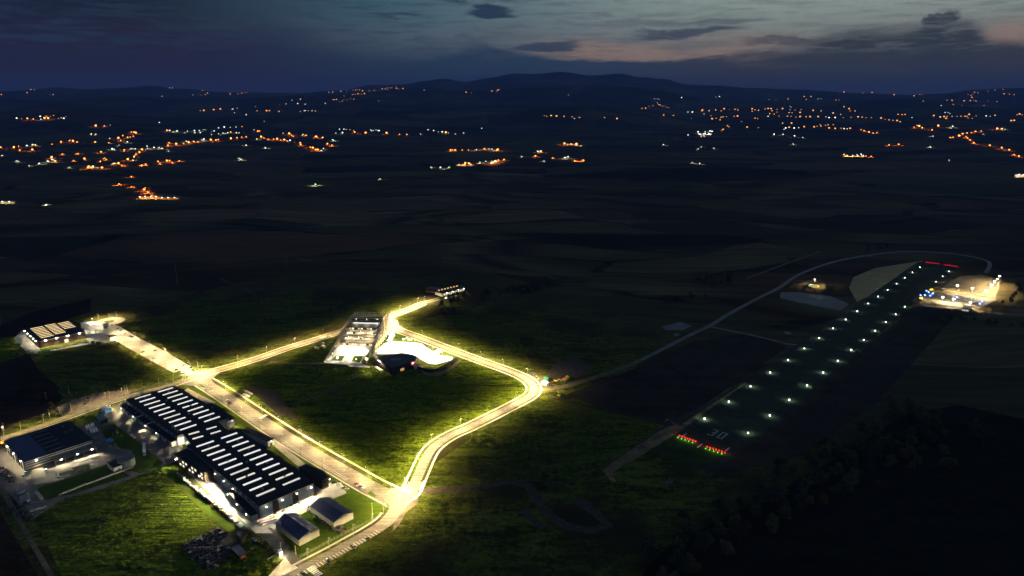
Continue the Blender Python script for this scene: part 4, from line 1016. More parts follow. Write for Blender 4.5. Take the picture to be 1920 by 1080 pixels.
# trucks and trailers
def truck(q, deg, label, box, length_=12.0, cab=True, z=2.9):
    o = empty('parked_truck' if cab else 'truck_trailer', px(*q) + Vector((0, 0, .1)), label, 'truck' if cab else 'trailer', 'trucks and trailers in the yard', R(deg)); Z = (0, 0, 0)
    MB().box((0, 0, 1.1 + z / 2), (length_, 2.5, z)).build('cargo_box', box, o, Z); MB().box((0, 0, .95), (length_, 1.0, .28)).build('chassis', BLACK, o, Z)
    if cab:
        m = MB(); x = length_ / 2 + 1.4; n = 6; pr = [(x - 1.1, .6), (x - 1.1, 3.3), (x + .3, 3.3), (x + 1.0, 2.0), (x + 1.1, .6)]; n = len(pr)
        m.add([(p[0], -1.2, p[1]) for p in pr] + [(p[0], 1.2, p[1]) for p in pr], [list(range(n)), list(range(n, 2 * n))[::-1]] + [[i, (i + 1) % n, n + (i + 1) % n, n + i] for i in range(n)]); m.build('cab', CARP['white'], o, Z)
        MB().prism([(x + .45, -1.05), (x + 1.02, -1.05), (x + 1.02, 1.05), (x + .45, 1.05)], 2.05, 2.9).build('windscreen', GLASSD, o, Z)
    for x in ([-length_ / 2 + 1, -length_ / 2 + 2.3] + ([length_ / 2 + 1.2] if cab else [length_ / 2 - 1.5])):
        for y in (-1.05, 1.05): MB().tube((x, y - .17, .5), (x, y + .17, .5), .5, n=12).build('wheel', BLACK, o, Z)
    return o
truck((271,845), -62, 'long white articulated truck parked beside the steel tank', CARP['white'], 18)
truck((126,891), 208, 'white lorry with a long green tarpaulin box in front of the canopy', mat('green_tarpaulin', (.16,.18,.09), .7, .2, 1), 11)
truck((152,881), 28, 'green tarpaulin trailer behind the white lorry', MATS['green_tarpaulin'], 13, cab=False)
for i, (q, lab) in enumerate((((35,926),'grey trailer at the left of the upper row by the yard edge'), ((40,923.5),'grey trailer in the middle of the upper row by the yard edge'), ((44.5,921),'grey trailer at the right of the upper row by the yard edge'), ((42,939),'grey trailer at the left of the lower row by the yard edge'), ((47,937),'grey trailer in the middle of the lower row by the yard edge'), ((53,936),'longest grey trailer at the right of the lower row'))):
    truck(q, -52, lab, METAL, 10 + (i == 5) * 4, cab=False, z=1.6)
truck((74,932), -42, 'long pale flat trailer lying across the turning space', METAL, 15, cab=False, z=.8)
truck((73,957), 40, 'narrow pale trailer at the corner of the track', METAL, 11, cab=False, z=.8)
truck((100,905), 27, 'low flat trailer along the lawn in front of the warehouse', METAL, 16, cab=False, z=.6)
truck((435,744), 0, 'x', METAL, 3) if False else None
for i, (q, lab) in enumerate((((467,739),'long pale trailer on the grass across from the parking bays'), ((463,744),'shorter pale trailer on the grass across from the parking bays'))):
    truck(q, -42, lab, WALLC, 14 - 3 * i, cab=False, z=1.5)
# white vans beside the warehouse wall
for q, d, lab in (((52,888),25,'white van in front of the warehouse facade'),((48,893),25,'white van turned beside its twin before the warehouse'),((87,884),-60,'white van by the end wall of the canopy')):
    if ('white','van') not in CARS: CARS['white','van'] = car_proto('white','van')
    place(CARS['white','van'], px(*q) + Vector((0, 0, .15)), R(d), lab, 'van', 'white vans by the warehouse')

# ------------------------------------------------------------------ pipes, pallets, blocks, scrap
c0s = 0
for i, (q, L_) in enumerate((((163,804),9),((167,802),9),((171,800.5),9),((175,799),9),((171,810),8),((176,808.5),8),((181,807),8))):
    p = px(*q); d = Vector((math.cos(R(-52)), math.sin(R(-52)), 0)); m = MB(); m.tube(p + d * -L_ / 2 + Vector((0, 0, 1.0)), p + d * L_ / 2 + Vector((0, 0, 1.0)), .95, n=14)
    tag(m.build('storage_cylinder', TANK), 'white horizontal cylinder in the rack beside the navy roofed warehouse', 'tank', 'white cylinders in the rack')
for i, (q, L_) in enumerate((((124,979.5-56),11),((140,917.5),9),((150,913),11),((168,907),7),((179,903),7),((193,897.5),7),((209,891.5),11),((226,885.5),9),((240,880.5),9))):
    p = px(*q); a = px(q[0] + 6, q[1] - 2.4) - p; m = MB(); m.box((p.x, p.y, .6), (L_, 1.2, 1.2), math.atan2(a.y, a.x)); m.box((p.x, p.y, 1.26), (L_ * .96, .8, .12), math.atan2(a.y, a.x))
    tag(m.build('concrete_barrier', CONC), 'pale concrete barrier along the edge of the big green meadow', 'barrier', 'barriers along the meadow')
def pallet_stack(q, size, m_, rz, label, group):
    p = px(*q); b = MB(); w_, l_, h_ = size; n = max(1, int(h_ / .5))
    for k in range(n):
        b.box((p.x + random.uniform(-.06, .06), p.y + random.uniform(-.06, .06), .12 + (k + .5) * h_ / n), (w_, l_, h_ / n * .8), rz); b.box((p.x, p.y, .12 + k * h_ / n + .03), (w_ * .9, l_ * .9, .08), rz)
    tag(b.build('pallet_stack', m_), label, 'pallet stack', group)
for i in range(5): pallet_stack((253 + i * 6.6, 822 + i * 4.3), (3.4, 3.0, 1.2), WOOD, R(-55), 'timber pallet stack in the row above the articulated truck', 'timber pallets by the truck')
for i, q in enumerate(((207,838),(216,836),(219,841),(222,845))): pallet_stack(q, (4.2, 2.4, 1.4), WOOD, R(-60), 'orange lit timber pallet stack in the corner of the works lawn', 'timber pallets in the yard')
random.seed(4)
for i in range(34):
    t = i / 33; q = (334 + t * 106, 890 + t * 86)
    pallet_stack((q[0] + random.uniform(-1.2, 1.2), q[1] + random.uniform(-1.2, 1.2)), (random.uniform(1.8, 4.2), random.uniform(1.6, 3), random.uniform(.8, 2.8)), random.choice([WALLW, TANK, WOOD, WALLC, METAL]), R(-52) + random.uniform(-.2, .2), 'stack of crates and sheets in the long row along the meadow edge', 'crates along the meadow edge')
for i in range(12):
    pallet_stack((505 + random.uniform(-8, 85) , 0) if False else (508 + i * 7.6, 967 - i * 3.6 + random.uniform(-5, 3)), (random.uniform(1.2, 3), random.uniform(1.2, 2.4), random.uniform(.6, 1.6)), random.choice([WOOD, WALLB, METAL, BLACK]), random.uniform(0, 3), 'small stack of goods on the bright yard between hall and sheds', 'goods on the bright yard')
for i in range(5):
    p = px(497 + i * 2.5, 975 + i * 1.8); m = MB(); d = Vector((math.cos(R(30)), math.sin(R(30)), 0))
    for k in range(4): m.tube(p - d * 6 + Vector((0, k * .5, .5 + .1 * k)), p + d * 6 + Vector((0, k * .5, .5 + .1 * k)), .22, n=6)
    tag(m.build('pipe_bundle', [TANK, WOOD][i % 2]), 'bundle of long pipes at the corner of the longest hall', 'pipes', 'pipe bundles')
JUNK = [mat('rusty_scrap', (.13,.075,.04), .8, .5, .5), mat('grey_scrap', (.16,.155,.14), .7, .5, .5), BLACK, mat('dark_scrap', (.045,.04,.034), .8, .4, .5)]
def junk(q, rx, ry, n, hmax, label, group, name='scrap_pile'):
    c = px(*q); b = MB()
    for k in range(n):
        b.cur = random.choice([0, 1, 1, 2, 3, 3]); a = random.uniform(0, 6.28); r_ = random.random() ** .7
        s_ = random.uniform(.5, 2.2); h_ = hmax * (1 - r_ * .7) * random.uniform(.3, 1)
        b.box((c.x + rx * r_ * math.cos(a), c.y + ry * r_ * math.sin(a), h_ / 2), (s_, s_ * random.uniform(.3, 1.6), h_ + .2), random.uniform(0, 3.14))
        if k % 3 == 0: b.tube((c.x + rx * r_ * math.cos(a), c.y + ry * r_ * math.sin(a), h_), (c.x + rx * r_ * math.cos(a) + random.uniform(-3, 3), c.y + ry * r_ * math.sin(a) + random.uniform(-3, 3), h_ * random.uniform(.3, 1.2)), .12, n=4)
    tag(b.build(name, JUNK), label, 'scrap pile', group)
random.seed(11)
for q in ((350,1024),(358,1030),(364,1036),(372,1046),(380,1052),(390,1058),(398,1062),(360,1020),(372,1014),(384,1008),(396,1002),(408,996),(415,1003),(404,1008),(392,1020),(382,1030),(392,1038),(402,1046),(410,1036),(418,1028),(424,1036),(430,1030),(400,1030),(370,1026)):
    junk(q, 5, 4.5, 26, 2.2, 'heap of scrap and machine parts in the storage yard at the bottom left', 'heaps in the storage yard')
for i in range(16):
    t = i / 15; junk((585 + t * 50 + random.uniform(-6, 6), 952 + t * 42 + random.uniform(-3, 3)), 4, 4, 22, 1.8, 'heap of dark scrap in the lane between the two sheds', 'heaps between the sheds')
for q in ((222,884),(212,888),(232,882),(238,878)): junk(q, 4, 2, 20, 1.6, 'heap of grey frames in front of the small plant room', 'frames by the plant room')
for q in ((4,880),(8,886),(12,892),(17,897),(22,903)): junk(q, 4, 3, 16, 2.4, 'heap of pale goods along the left yard edge', 'goods along the yard edge')
for q in ((30,955),(40,965),(55,968),(36,952)): junk(q, 6, 4, 20, 1.6, 'heap of grey steel at the yard corner by the track', 'steel at the yard corner')
for q in ((60,661),(75,660.5),(90,658),(105,654),(120,651),(140,646),(160,643),(48,660),(40,653),(34,646)): junk(q, 5, 2, 12, 1.6, 'low dark heap on the edge of the brick hall yard', 'heaps round the brick hall')
for q in ((134,741),(145,737),(148,748),(164,746),(174,742),(182,740),(160,758),(218,733),(205,733),(213,716),(172,728),(180,727)): junk(q, 2, 1.2, 7, 1.3, 'small pale pile on the dark gravel lot', 'piles on the gravel lot', 'rubble_pile')
TB = quad_building('timber_bin', 'dark open topped timber bin at the end of the crate row', [(443,1003),(451,994),(463,998),(452,1012)], (3,3,3,3), WALLB, WALLD, 'bin')[0]
kr2 = Rect((443,984),(451,980),(446,992), 3); bb = building('site_hut', 'small grey site hut at the end of the crate row', kr2, METAL, WALLW, cat='hut'); panels(bb, kr2, 2, 'door', [(.3,.6)], .1, 2.2, WALLB)
kr3 = Rect((433,1028),(446,1022),(455,1040), 3); bb = building('open_shelter', 'grey roofed open shelter beside the storage yard', kr3, WALLD, ROOFG, cat='shelter'); panels(bb, kr3, 2, 'door', [(.2,.8)], .1, 2.4, mat('orange_panel', (.4,.12,.03), .7, .3, 1))
q = px(230,827); m = MB(); m.lathe((q.x, q.y, 0), [(2.2, 0), (2.4, 2.6), (1.2, 3.2)], 10)
for name, qq, mm, lab in (('blue_machine', (206,828), 'blue_panel', 'blue machine under the dark frame on the works lawn'), ):
    c = px(*qq); b = MB(); b.lathe((c.x, c.y, .1), [(3, 0), (3.2, 1.6), (2, 2.6), (.4, 3)], 12); b.box((c.x + 2, c.y - 2, 1.0), (4, 2, 2), .5); tag(b.build('mixing_machine', MATS[mm]), lab, 'machine')
for q in ((206,815),): 
    c = px(*q); o = empty('frame_shelter', c, 'dark open frame shelter above the blue machine', 'shelter')
    for x, y in ((-5,-4),(5,-4),(5,4),(-5,4)): MB().tube((c.x + x, c.y + y, 0), (c.x + x, c.y + y, 4), .15).build('post', METAL, o)
    MB().box((c.x, c.y, 4.15), (11, 9, .3)).build('roof', ROOFD, o)
for q in ((236,774),(240,777.5)):
    p = px(*q); e = px(q[0] + 8, q[1] + 11); m = MB(); m.tube(p + Vector((0, 0, .5)), e + Vector((0, 0, .5)), .45, n=6); tag(m.build('long_pipe', WALLC), 'long pale pipe lying on the lawn by the annexe', 'pipe', 'pipes on the lawn')

# ------------------------------------------------------------------ gatehouse, barrier, fence
g = px(524, 1036)
gr = Rect((521,1032),(527,1030),(524,1037), 3); o = building('gatehouse', 'tiny brightly lit gatehouse at the factory entrance', gr, WALLW, WALLW, cat='gatehouse')
panels(o, gr, 2, 'window', [(.1,.9)], 1.2, 2.5, LIT); flood(o, gr.p(.5, 1.3, 4.0), gr.p(.5, 1.5, 0), 9000, size=.9)
a, b = px(503, 1050), px(522, 1039); o = empty('barrier_gate', a, 'long striped barrier gate across the factory entrance', 'gate')
MB().tube((a.x, a.y, 0), (a.x, a.y, 1.4), .3).build('post', METAL, o); MB().tube((a.x, a.y, 1.1), (b.x, b.y, 1.1), .14).build('arm', WALLC, o); MB().tube((a.x, a.y, .5), (b.x, b.y, .5), .08).build('lower_rail', WALLC, o)
Lfn = smooth_line([(563,1046),(600,1026),(640,1005),(672,989),(694,978)], 3); o = empty('wire_fence', Lfn[0], 'wire mesh fence with pale posts along the footway below the sheds', 'fence')
m = MB()
for k in range(len(Lfn) - 1):
    for z in (.3, 1.0, 1.9): m.tube(Lfn[k] + Vector((0, 0, z)), Lfn[k + 1] + Vector((0, 0, z)), .04, n=4)
m.build('wire_mesh', WALLC, o)
for p in Lfn[::1][:80]: MB().tube((p.x, p.y, 0), (p.x, p.y, 2.1), .07, n=5).build('post', WALLC, o)
def pole(q, h, label, group=None, r_=.16, m_=STEEL, cross=False, name='utility_pole'):
    p = px(*q); o = empty(name, p, label, 'pole', group); MB().tube((p.x, p.y, 0), (p.x, p.y, h), r_, r_ * .6, 7).build('shaft', m_, o); m = MB()
    if cross: m.tube((p.x - 1.2, p.y, h - .6), (p.x + 1.2, p.y, h - .6), .09); m.build('crossarm', m_, o)
    else: m.box((p.x, p.y, h + .1), (.5, .5, .25)); m.build('cap', m_, o)
for q in ((699,975.5),(699,975.5))[:1]: pole(q, 15, 'tall pale mast on the lawn by the shed fence', r_=.22, m_=WALLC, name='mast')
for q, lab in (((555,1040),'pale pole with a box beside the fence'),((527,1033),'thin pole beside the gatehouse')): pole(q, 7, lab)
for q in ((93,782),(113,777),(130,738),(87,749),(134,771),(169,757),(176,757),(206,748),(8,808)): pole(q, 9, 'timber utility pole along the western road', 'poles along the western road', cross=True, m_=WALLC)
for q in ((236,741),(240,739)): pole(q, 12, 'twin pale pole at the corner of the north hall', 'twin poles', r_=.3, m_=WALLC)
for q, h in (((333,533),34),((538,500),26),((2,608),40)): pole(q, h, {333: 'slender lattice mast in the dark field left of centre', 538: 'slender mast in the dark field behind the hedge', 2: 'slender mast at the left edge beyond the brick hall'}[q[0]], r_=.9, m_=mat('dull_mast', (.16,.10,.07), .8), name='mast')
for i, q in enumerate(((343,716),(346,717),(349,718.5))): pole(q, 8, 'white flagpole in the row at the corner of the north hall', 'flagpoles', r_=.14, m_=WALLW, name='flagpole')
# small dark posts on the sunny side of the hall: ventilation outlets on the yard
for q in ((355,741),(373,751)): pole(q, 5, 'short dark post on the paved strip beside the north hall', 'posts by the north hall', m_=BLACK, name='post')

# ------------------------------------------------------------------ works vehicles by the eastern bend
YELM = mat('yellow_machine_paint', (.62,.42,.02), .5, .2, 1); ORM = mat('orange_machine_paint', (.55,.20,.04), .5, .2, 1)
def excavator(q, deg, m_, label):
    o = empty('excavator', px(*q), label, 'excavator', 'building machines', R(deg)); Z = (0, 0, 0)
    for y in (-1.2, 1.2): b = MB(); b.box((0, y, .5), (4.2, .7, .8)); b.tube((-2.1, y - .35, .5), (-2.1, y + .35, .5), .42, n=10); b.tube((2.1, y - .35, .5), (2.1, y + .35, .5), .42, n=10); b.build('track', BLACK, o, Z)
    b = MB(); b.prism([(-2.4, -1.3), (1.3, -1.3), (1.6, -.8), (1.6, 1.3), (-2.4, 1.3)], 1.1, 2.0); b.build('body', m_, o, Z); MB().prism([(-.2, .2), (1.5, .2), (1.3, 1.25), (-.2, 1.25)], 2.0, 3.2).build('cab', GLASSD, o, Z)
    b = MB(); b.tube((1.4, -.3, 1.8), (4.4, -.3, 4.4), .35, .28); b.tube((4.4, -.3, 4.4), (7.0, -.3, 2.4), .28, .2); b.build('boom', m_, o, Z); MB().prism([(6.5, -.9), (7.6, -.9), (7.6, .3), (6.5, .3)], 1.2, 2.4).build('bucket', BLACK, o, Z)
    return o
excavator((1048,743), 110, YELM, 'yellow excavator below the start of the gravel road')
excavator((1042,716), -20, YELM, 'yellow excavator beside the white container')
def roller(q, deg, m_, label):
    o = empty('road_roller', px(*q), label, 'roller', 'building machines', R(deg)); Z = (0, 0, 0)
    for x in (-1.8, 1.8): MB().tube((x, -1, .75), (x, 1, .75), .75, n=14).build('drum', METAL, o, Z)
    MB().prism([(-2.2, -.9), (2.4, -.9), (2.4, .9), (-2.2, .9)], 1.3, 2.0).build('body', m_, o, Z); b = MB(); b.box((-.3, 0, 3.1), (1.8, 1.8, .15)); b.tube((.5, .8, 2), (.5, .8, 3.1), .06); b.tube((-1.1, -.8, 2), (-1.1, -.8, 3.1), .06); b.build('canopy', m_, o, Z)
roller((1061,712), -30, ORM, 'orange road roller on the bare ground near the gravel road'); roller((1064,709), -30, YELM, 'yellow road roller behind the orange one'); roller((1057,714), -30, ORM, 'second orange roller nearest the gravel road')
cr = Rect((1015,716),(1020,714),(1018,722), 3); o = building('site_container', 'white site container beside the eastern bend', cr, TANK, TANK, cat='container'); panels(o, cr, 2, 'door', [(.1,.9)], .2, 2.6, METAL)
cr = Rect((1019,708),(1023,706.5),(1021,712), 2.6); o = building('site_container', 'small green container behind the white one', cr, MATS['green_paint'], MATS['green_paint'], cat='container'); panels(o, cr, 2, 'door', [(.1,.9)], .2, 2.3, METAL)
for q in ((1029,720),(1036,722),(1032,717),(1002,703),(998,701),(1006,706)): junk(q, 3, 2, 12, 1.4, 'heap of building material by the eastern bend', 'material by the bend')
for q in ((1280,1015-98),(0,0))[:0]: pass
for q in ((1247,905),(1254,903),(1262,900)): junk(q, 3, 2, 8, 1.2, 'small yellow lit heap on the dark ground below the runway', 'heaps below the runway')

# ------------------------------------------------------------------ airfield lights
def ground_light(name, glow, beam, power, rad, hgt=.5):
    o = bpy.data.objects.new(name, None); MB().lathe((0, 0, 0), [(.5, 0), (.4, hgt)], 8).build('base', METAL, o, (0, 0, 0))
    MB().lathe((0, 0, hgt + rad), [(rad * math.cos(a), rad * math.sin(a) * .8) for a in (-1.45, -.9, -.3, .3, .9, 1.45)], 10).build('lens', glow, o, (0, 0, 0), smooth=True)
    if power:
        l = bpy.data.objects.new('light', lamp_data(name, 'POINT', power, beam, shadow_soft_size=rad)); l.parent = o; l.location = (0, 0, hgt + 2.2 * rad + 1.0)
    return o
EDGE = ground_light('runway_light', emit('runway_white', (.92, 1, .98), 14), (.75, 1, .85), 2600, .6)
for i in range(17):
    p = RA0.lerp(RA1, i / 16); place(EDGE, p, 0, 'white runway edge light on the left side of the runway', 'runway light', 'left runway edge lights')
RB0 = px(1402.5, 813.6); RB1 = px(1779, 509.6)
for i in list(range(12)) + [15, 16, 17]:
    p = RB0.lerp(RB1, i / 17); place(EDGE, p, 0, 'white runway edge light on the right side of the runway', 'runway light', 'right runway edge lights')
RED = ground_light('runway_light', emit('runway_red', (1, .012, .02), 5), (1, .03, .03), 500, .5)
GRN = ground_light('runway_light', emit('runway_green', (.10, 1, .05), 4), (.15, 1, .12), 450, .38)
for a, b in (((1274,818.5),(1304,829)), ((1326,839),(1359,850))):
    for k in range(7):
        p = px(a[0] + (b[0] - a[0]) * k / 6, a[1] + (b[1] - a[1]) * k / 6); place(RED, p, 0, 'red runway end light in the near threshold row', 'runway light', 'near red threshold lights')
    for k in range(5):
        p = px(a[0] + (b[0] - a[0]) * (k + .1) / 4.4, a[1] + (b[1] - a[1]) * (k + .1) / 4.4); p = p - RU * 4.0; place(GRN, p, 0, 'green threshold light in front of the near red row', 'runway light', 'green threshold lights')
for a, b in (((1737.5,492.5),(1759,495)), ((1772,497),(1794,500.5))):
    for k in range(6):
        p = px(a[0] + (b[0] - a[0]) * k / 5, a[1] + (b[1] - a[1]) * k / 5); place(RED, p, 0, 'red light in the far runway end row', 'runway light', 'far red runway lights')
BLU = ground_light('taxiway_light', emit('taxi_blue', (.10, .22, 1), 12), (.15, .3, 1), 700, 1.2)
for q in ((1726,555.5),(1734,555),(1744,556),(1737,547),(1741,549.5),(1748.5,552),(1794,559),(1790,563),(1841,566.5),(1837,571)): place(BLU, px(*q), 0, 'blue taxiway light between the runway and the lit apron', 'taxiway light', 'blue taxiway lights')
for q, lab in (((1727,560),'yellow lit guidance sign at the near side of the taxiway'), ((1746,544.5),'yellow lit guidance sign at the far side of the taxiway')):
    p = px(*q); o = empty('guidance_sign', p, lab, 'sign'); MB().box((p.x, p.y, 1.6), (6, .5, 1.8), .3).build('panel', emit('sign_yellow', (1, .55, .02), 5), o); MB().box((p.x, p.y, .35), (3, .3, .7), .3).build('stand', METAL, o)
    l = bpy.data.objects.new('light', lamp_data('sign_light', 'POINT', 9000, (1, .6, .1))); COL.objects.link(l); l.parent = o; l.location = (0, -2, 3)
# apron floodlight masts
def flood_mast(q, h, e, label, aim, wide=False):
    p = px(*q); o = empty('floodlight_mast', p, label, 'floodlight', 'apron floodlights'); MB().tube((p.x, p.y, 0), (p.x, p.y, h), .3, .18).build('mast', METAL, o); t = px(*aim)
    flood(o, (p.x, p.y, h + .4), t, e, col=(1, .80, .45), size=1.9, name='lamp_head', wide=wide)
flood_mast((1793,546), 10, 45000, 'left floodlight mast on the far edge of the apron', (1793,553), True); flood_mast((1821,551), 10, 45000, 'middle floodlight mast on the far edge of the apron', (1821,557), True); flood_mast((1847,556), 10, 45000, 'right floodlight mast on the far edge of the apron', (1846,562), True)
flood_mast((1766,566), 8, 45000, 'floodlight mast at the near left corner of the apron', (1770,571), True); flood_mast((1786,570), 8, 45000, 'floodlight mast on the near edge of the apron by the parked cars', (1786,573), True); flood_mast((1818,576), 8, 45000, 'floodlight mast by the small airfield building', (1815,578), True)
for i, q in enumerate(((1872,532),(1867.5,537.5),(1862,543),(1857,549),)): flood_mast(q, 14, 60000, 'floodlight mast in the row along the right edge of the bare field', (q[0] - 30, q[1] + 1), True)
tw_ = Rect((1808,571),(1821,573),(1806,578), 5); o = building('airfield_office', 'small pale airfield building on the near edge of the apron', tw_, WALLW, WALLC, cat='building'); panels(o, tw_, 2, 'window', spread(4, .5), 1.4, 3, LIT); panels(o, tw_, 2, 'door', [(.46,.53)], .1, 2.4, WALLB)
for i in range(9):
    q = (1757 + i * 5.5, 577.5 + (i % 3) * 1.2 + i * .35); car(q, ['white','silver','red','grey','black'][i % 5], ['saloon','hatch'][i % 2], 20 + 30 * (i % 2), ['at the left end of the airfield car row','second along the airfield car row','third along the airfield car row','fourth along the airfield car row','in the middle of the airfield car row','right of the middle in the airfield car row','third from the right in the airfield car row','second from the right in the airfield car row','at the right end of the airfield car row'][i])
# wind indicator circle
p = px(1526, 536.5); o = empty('wind_indicator', p, 'lit white wind indicator ring with a lamp on a mast in the dark grass', 'wind indicator')
m = MB(); n = 40; vs = [(p.x + rr * math.cos(k / n * 6.2832), p.y + rr * math.sin(k / n * 6.2832), zz) for rr, zz in ((9, .2), (9, .5), (7, .5), (7, .2)) for k in range(n)]
m.add(vs, [[j * n + i, j * n + (i + 1) % n, ((j + 1) % 4) * n + (i + 1) % n, ((j + 1) % 4) * n + i] for j in range(4) for i in range(n)]); m.build('ring', TANK, o)
MB().tube((p.x, p.y, 0), (p.x, p.y, 11), .2).build('mast', METAL, o); MB().tube((p.x, p.y, 9.6), (p.x + 4.2, p.y - 1.2, 9.1), .5, .22, 10).build('windsock', ORM, o)
MB().lathe((p.x, p.y, 12.2), [(1.1 * math.cos(a), 1.1 * math.sin(a)) for a in (-1.45, -.9, -.3, .3, .9, 1.45)], 10).build('lamp', emit('mast_lamp', (1, .75, .6), 7), o)
flood(o, (p.x + 1.2, p.y - .6, 8.6), (p.x + 1.3, p.y - .6, 0), 60000, col=(.9, 1, .55), size=.3, wide=True)

# ------------------------------------------------------------------ trees
def tree_meshes(seed, h, rad, leafm, n=900, bush=False):
    rnd = random.Random(seed); t = MB(); top = h * .62; t.tube((0, 0, -.2), (rnd.uniform(-.3, .3), rnd.uniform(-.3, .3), top), .28, .12, 7)
    cl = []
    for k in range(7):
        a = k * 2.4 + rnd.random(); z = h * rnd.uniform(.34, .86); r_ = rad * rnd.uniform(.35, .78) * (1.15 - z / h * .55)
        e = Vector((r_ * math.cos(a), r_ * math.sin(a), z)); t.tube((0, 0, z * .62), e, .11, .04, 5); cl.append((e, rad * rnd.uniform(.32, .52)))
    cl.append((Vector((0, 0, h * .86)), rad * .42)); cl.append((Vector((0, 0, h * .6)), rad * .6))
    c = MB()
    for k in range(n):
        e, r_ = rnd.choice(cl); v = Vector((rnd.gauss(0, 1), rnd.gauss(0, 1), rnd.gauss(0, 1))).normalized() * r_ * rnd.random() ** .4; v.z *= .75; q = e + v
        if q.z < .3: q.z = .3
        u = Vector((rnd.gauss(0, 1), rnd.gauss(0, 1), rnd.gauss(0, .6))).normalized(); w_ = u.cross(Vector((rnd.gauss(0, 1), rnd.gauss(0, 1), rnd.gauss(0, 1)))).normalized(); s_ = rnd.uniform(.25, .62)
        c.quad(q - u * s_ - w_ * s_ * .5, q + u * s_ - w_ * s_ * .5, q + u * s_ * .8 + w_ * s_ * .6, q - u * s_ * .7 + w_ * s_ * .6)
    o = bpy.data.objects.new('tree', None); t.build('trunk', mat('bark', (.07,.05,.03), .9, .3, 2), o, (0, 0, 0)); c.build('crown', leafm, o, (0, 0, 0)); return o
LEAF = [mat('leaves', (.10,.105,.030), .8, .5, .6, bump=0), mat('olive_leaves', (.12,.10,.035), .8, .5, .6), mat('dark_leaves', (.060,.062,.026), .8, .5, .6)]
TREES = [tree_meshes(1, 11, 4.6, LEAF[0]), tree_meshes(2, 9, 4.2, LEAF[1]), tree_meshes(3, 13, 5.2, LEAF[2], 1100), tree_meshes(4, 8, 4.8, LEAF[0])]
BUSH = [tree_meshes(8, 3.4, 2.3, LEAF[0], 380), tree_meshes(9, 2.6, 2.0, LEAF[1], 320)]
rt = random.Random(5)
def trees_on(line, n, jit, label, group, kinds, s=(.75, 1.25), name='tree'):
    L = smooth_line(line, 10); T = length(L)
    for k in range(n):
        p, d = at_len(L, T * (k + .5) / n); q = p + Vector((rt.uniform(-jit, jit), rt.uniform(-jit, jit), 0)); o = copy_tree(rt.choice(kinds)); o.name = name
        sc = rt.uniform(*s); o.location = q; o.scale = (sc * rt.uniform(.9, 1.15), sc * rt.uniform(.9, 1.15), sc); o.rotation_euler.z = rt.uniform(0, 6.28); tag(o, label, 'tree' if name == 'tree' else 'bush', group)
W_ = 'trees of the dark wood'
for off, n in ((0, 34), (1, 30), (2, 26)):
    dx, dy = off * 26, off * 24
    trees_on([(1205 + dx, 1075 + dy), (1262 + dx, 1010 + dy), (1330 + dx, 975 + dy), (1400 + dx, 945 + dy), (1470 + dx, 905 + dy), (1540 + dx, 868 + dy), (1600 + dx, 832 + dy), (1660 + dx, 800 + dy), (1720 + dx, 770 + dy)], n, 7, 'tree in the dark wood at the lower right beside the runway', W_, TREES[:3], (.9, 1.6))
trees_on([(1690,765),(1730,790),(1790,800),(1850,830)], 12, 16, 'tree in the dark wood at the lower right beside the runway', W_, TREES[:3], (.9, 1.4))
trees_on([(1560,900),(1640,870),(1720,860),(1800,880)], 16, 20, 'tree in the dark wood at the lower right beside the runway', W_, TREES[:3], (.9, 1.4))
trees_on([(1745,610),(1790,600),(1840,605),(1900,610)], 18, 14, 'tree in the thicket below the lit apron', 'trees below the apron', TREES, (.6, 1.0))
trees_on([(1880,575),(1895,565),(1915,540)], 8, 6, 'tree on the bank right of the lit apron', 'trees right of the apron', TREES, (.6, 1.0))
trees_on([(818,576),(845,572),(880,562),(930,552),(985,546),(1020,541)], 26, 10, 'tree in the dark belt right of the long white house', 'trees right of the white house', TREES, (.7, 1.15))
trees_on([(830,585),(850,588),(842,598),(822,582)], 6, 6, 'tree in the clump at the end of the lit road', 'clump at the road end', TREES, (.7, 1.1))
trees_on([(822,563),(850,556),(880,549),(888,543)], 12, 3, 'lit bush beside the yard of the long white house', 'lit bushes by the white house', BUSH, (1, 1.8), 'bush')
trees_on([(395,605),(430,612),(470,603),(520,606),(560,598),(600,588),(660,577),(700,570)], 42, 6, 'tree in the hedge behind the northern road', 'trees of the northern hedge', [TREES[0], TREES[1], TREES[3]], (.5, .9))
trees_on([(475,555),(485,568),(497,578)], 6, 4, 'small tree on the field boundary behind the hedge', 'field boundary trees', TREES, (.4, .7))
trees_on([(1300,535),(1330,528),(1355,520),(1375,525),(1340,540)], 22, 12, 'tree in the copse beside the gravel road', 'trees of the copse', TREES, (.7, 1.2))
trees_on([(1245,570),(1280,560),(1310,555)], 10, 14, 'tree on the slope below the copse', 'trees below the copse', TREES, (.5, .9))
trees_on([(1620,472),(1660,466),(1680,468)], 8, 8, 'tree beyond the far bend of the gravel road', 'trees at the far bend', TREES, (.8, 1.2))
trees_on([(917,641),(943,652),(920,636)], 3, 2, 'round bush on the dark track behind the eastern road', 'round bushes on the track', BUSH, (1.2, 1.7), 'bush')
trees_on([(880,910),(940,880),(1010,870),(1060,880),(1075,900)], 18, 14, 'low bush on the dark slope below the curving road', 'bushes on the dark slope', BUSH, (.7, 1.4), 'bush')
trees_on([(90,758),(100,766),(108,775),(112,780)], 6, 2, 'bush on the edge of the gravel lot', 'bushes by the gravel lot', BUSH, (.7, 1.3), 'bush')
trees_on([(165,645),(190,648),(215,652)], 5, 6, 'tree on the slope in front of the brick hall', 'trees before the brick hall', [TREES[3]], (.5, .8))
trees_on([(1010,905),(1040,915),(1000,895)], 3, 6, 'low bush beside the dirt track on the slope', 'bushes by the dirt track', BUSH, (1, 1.6), 'bush')

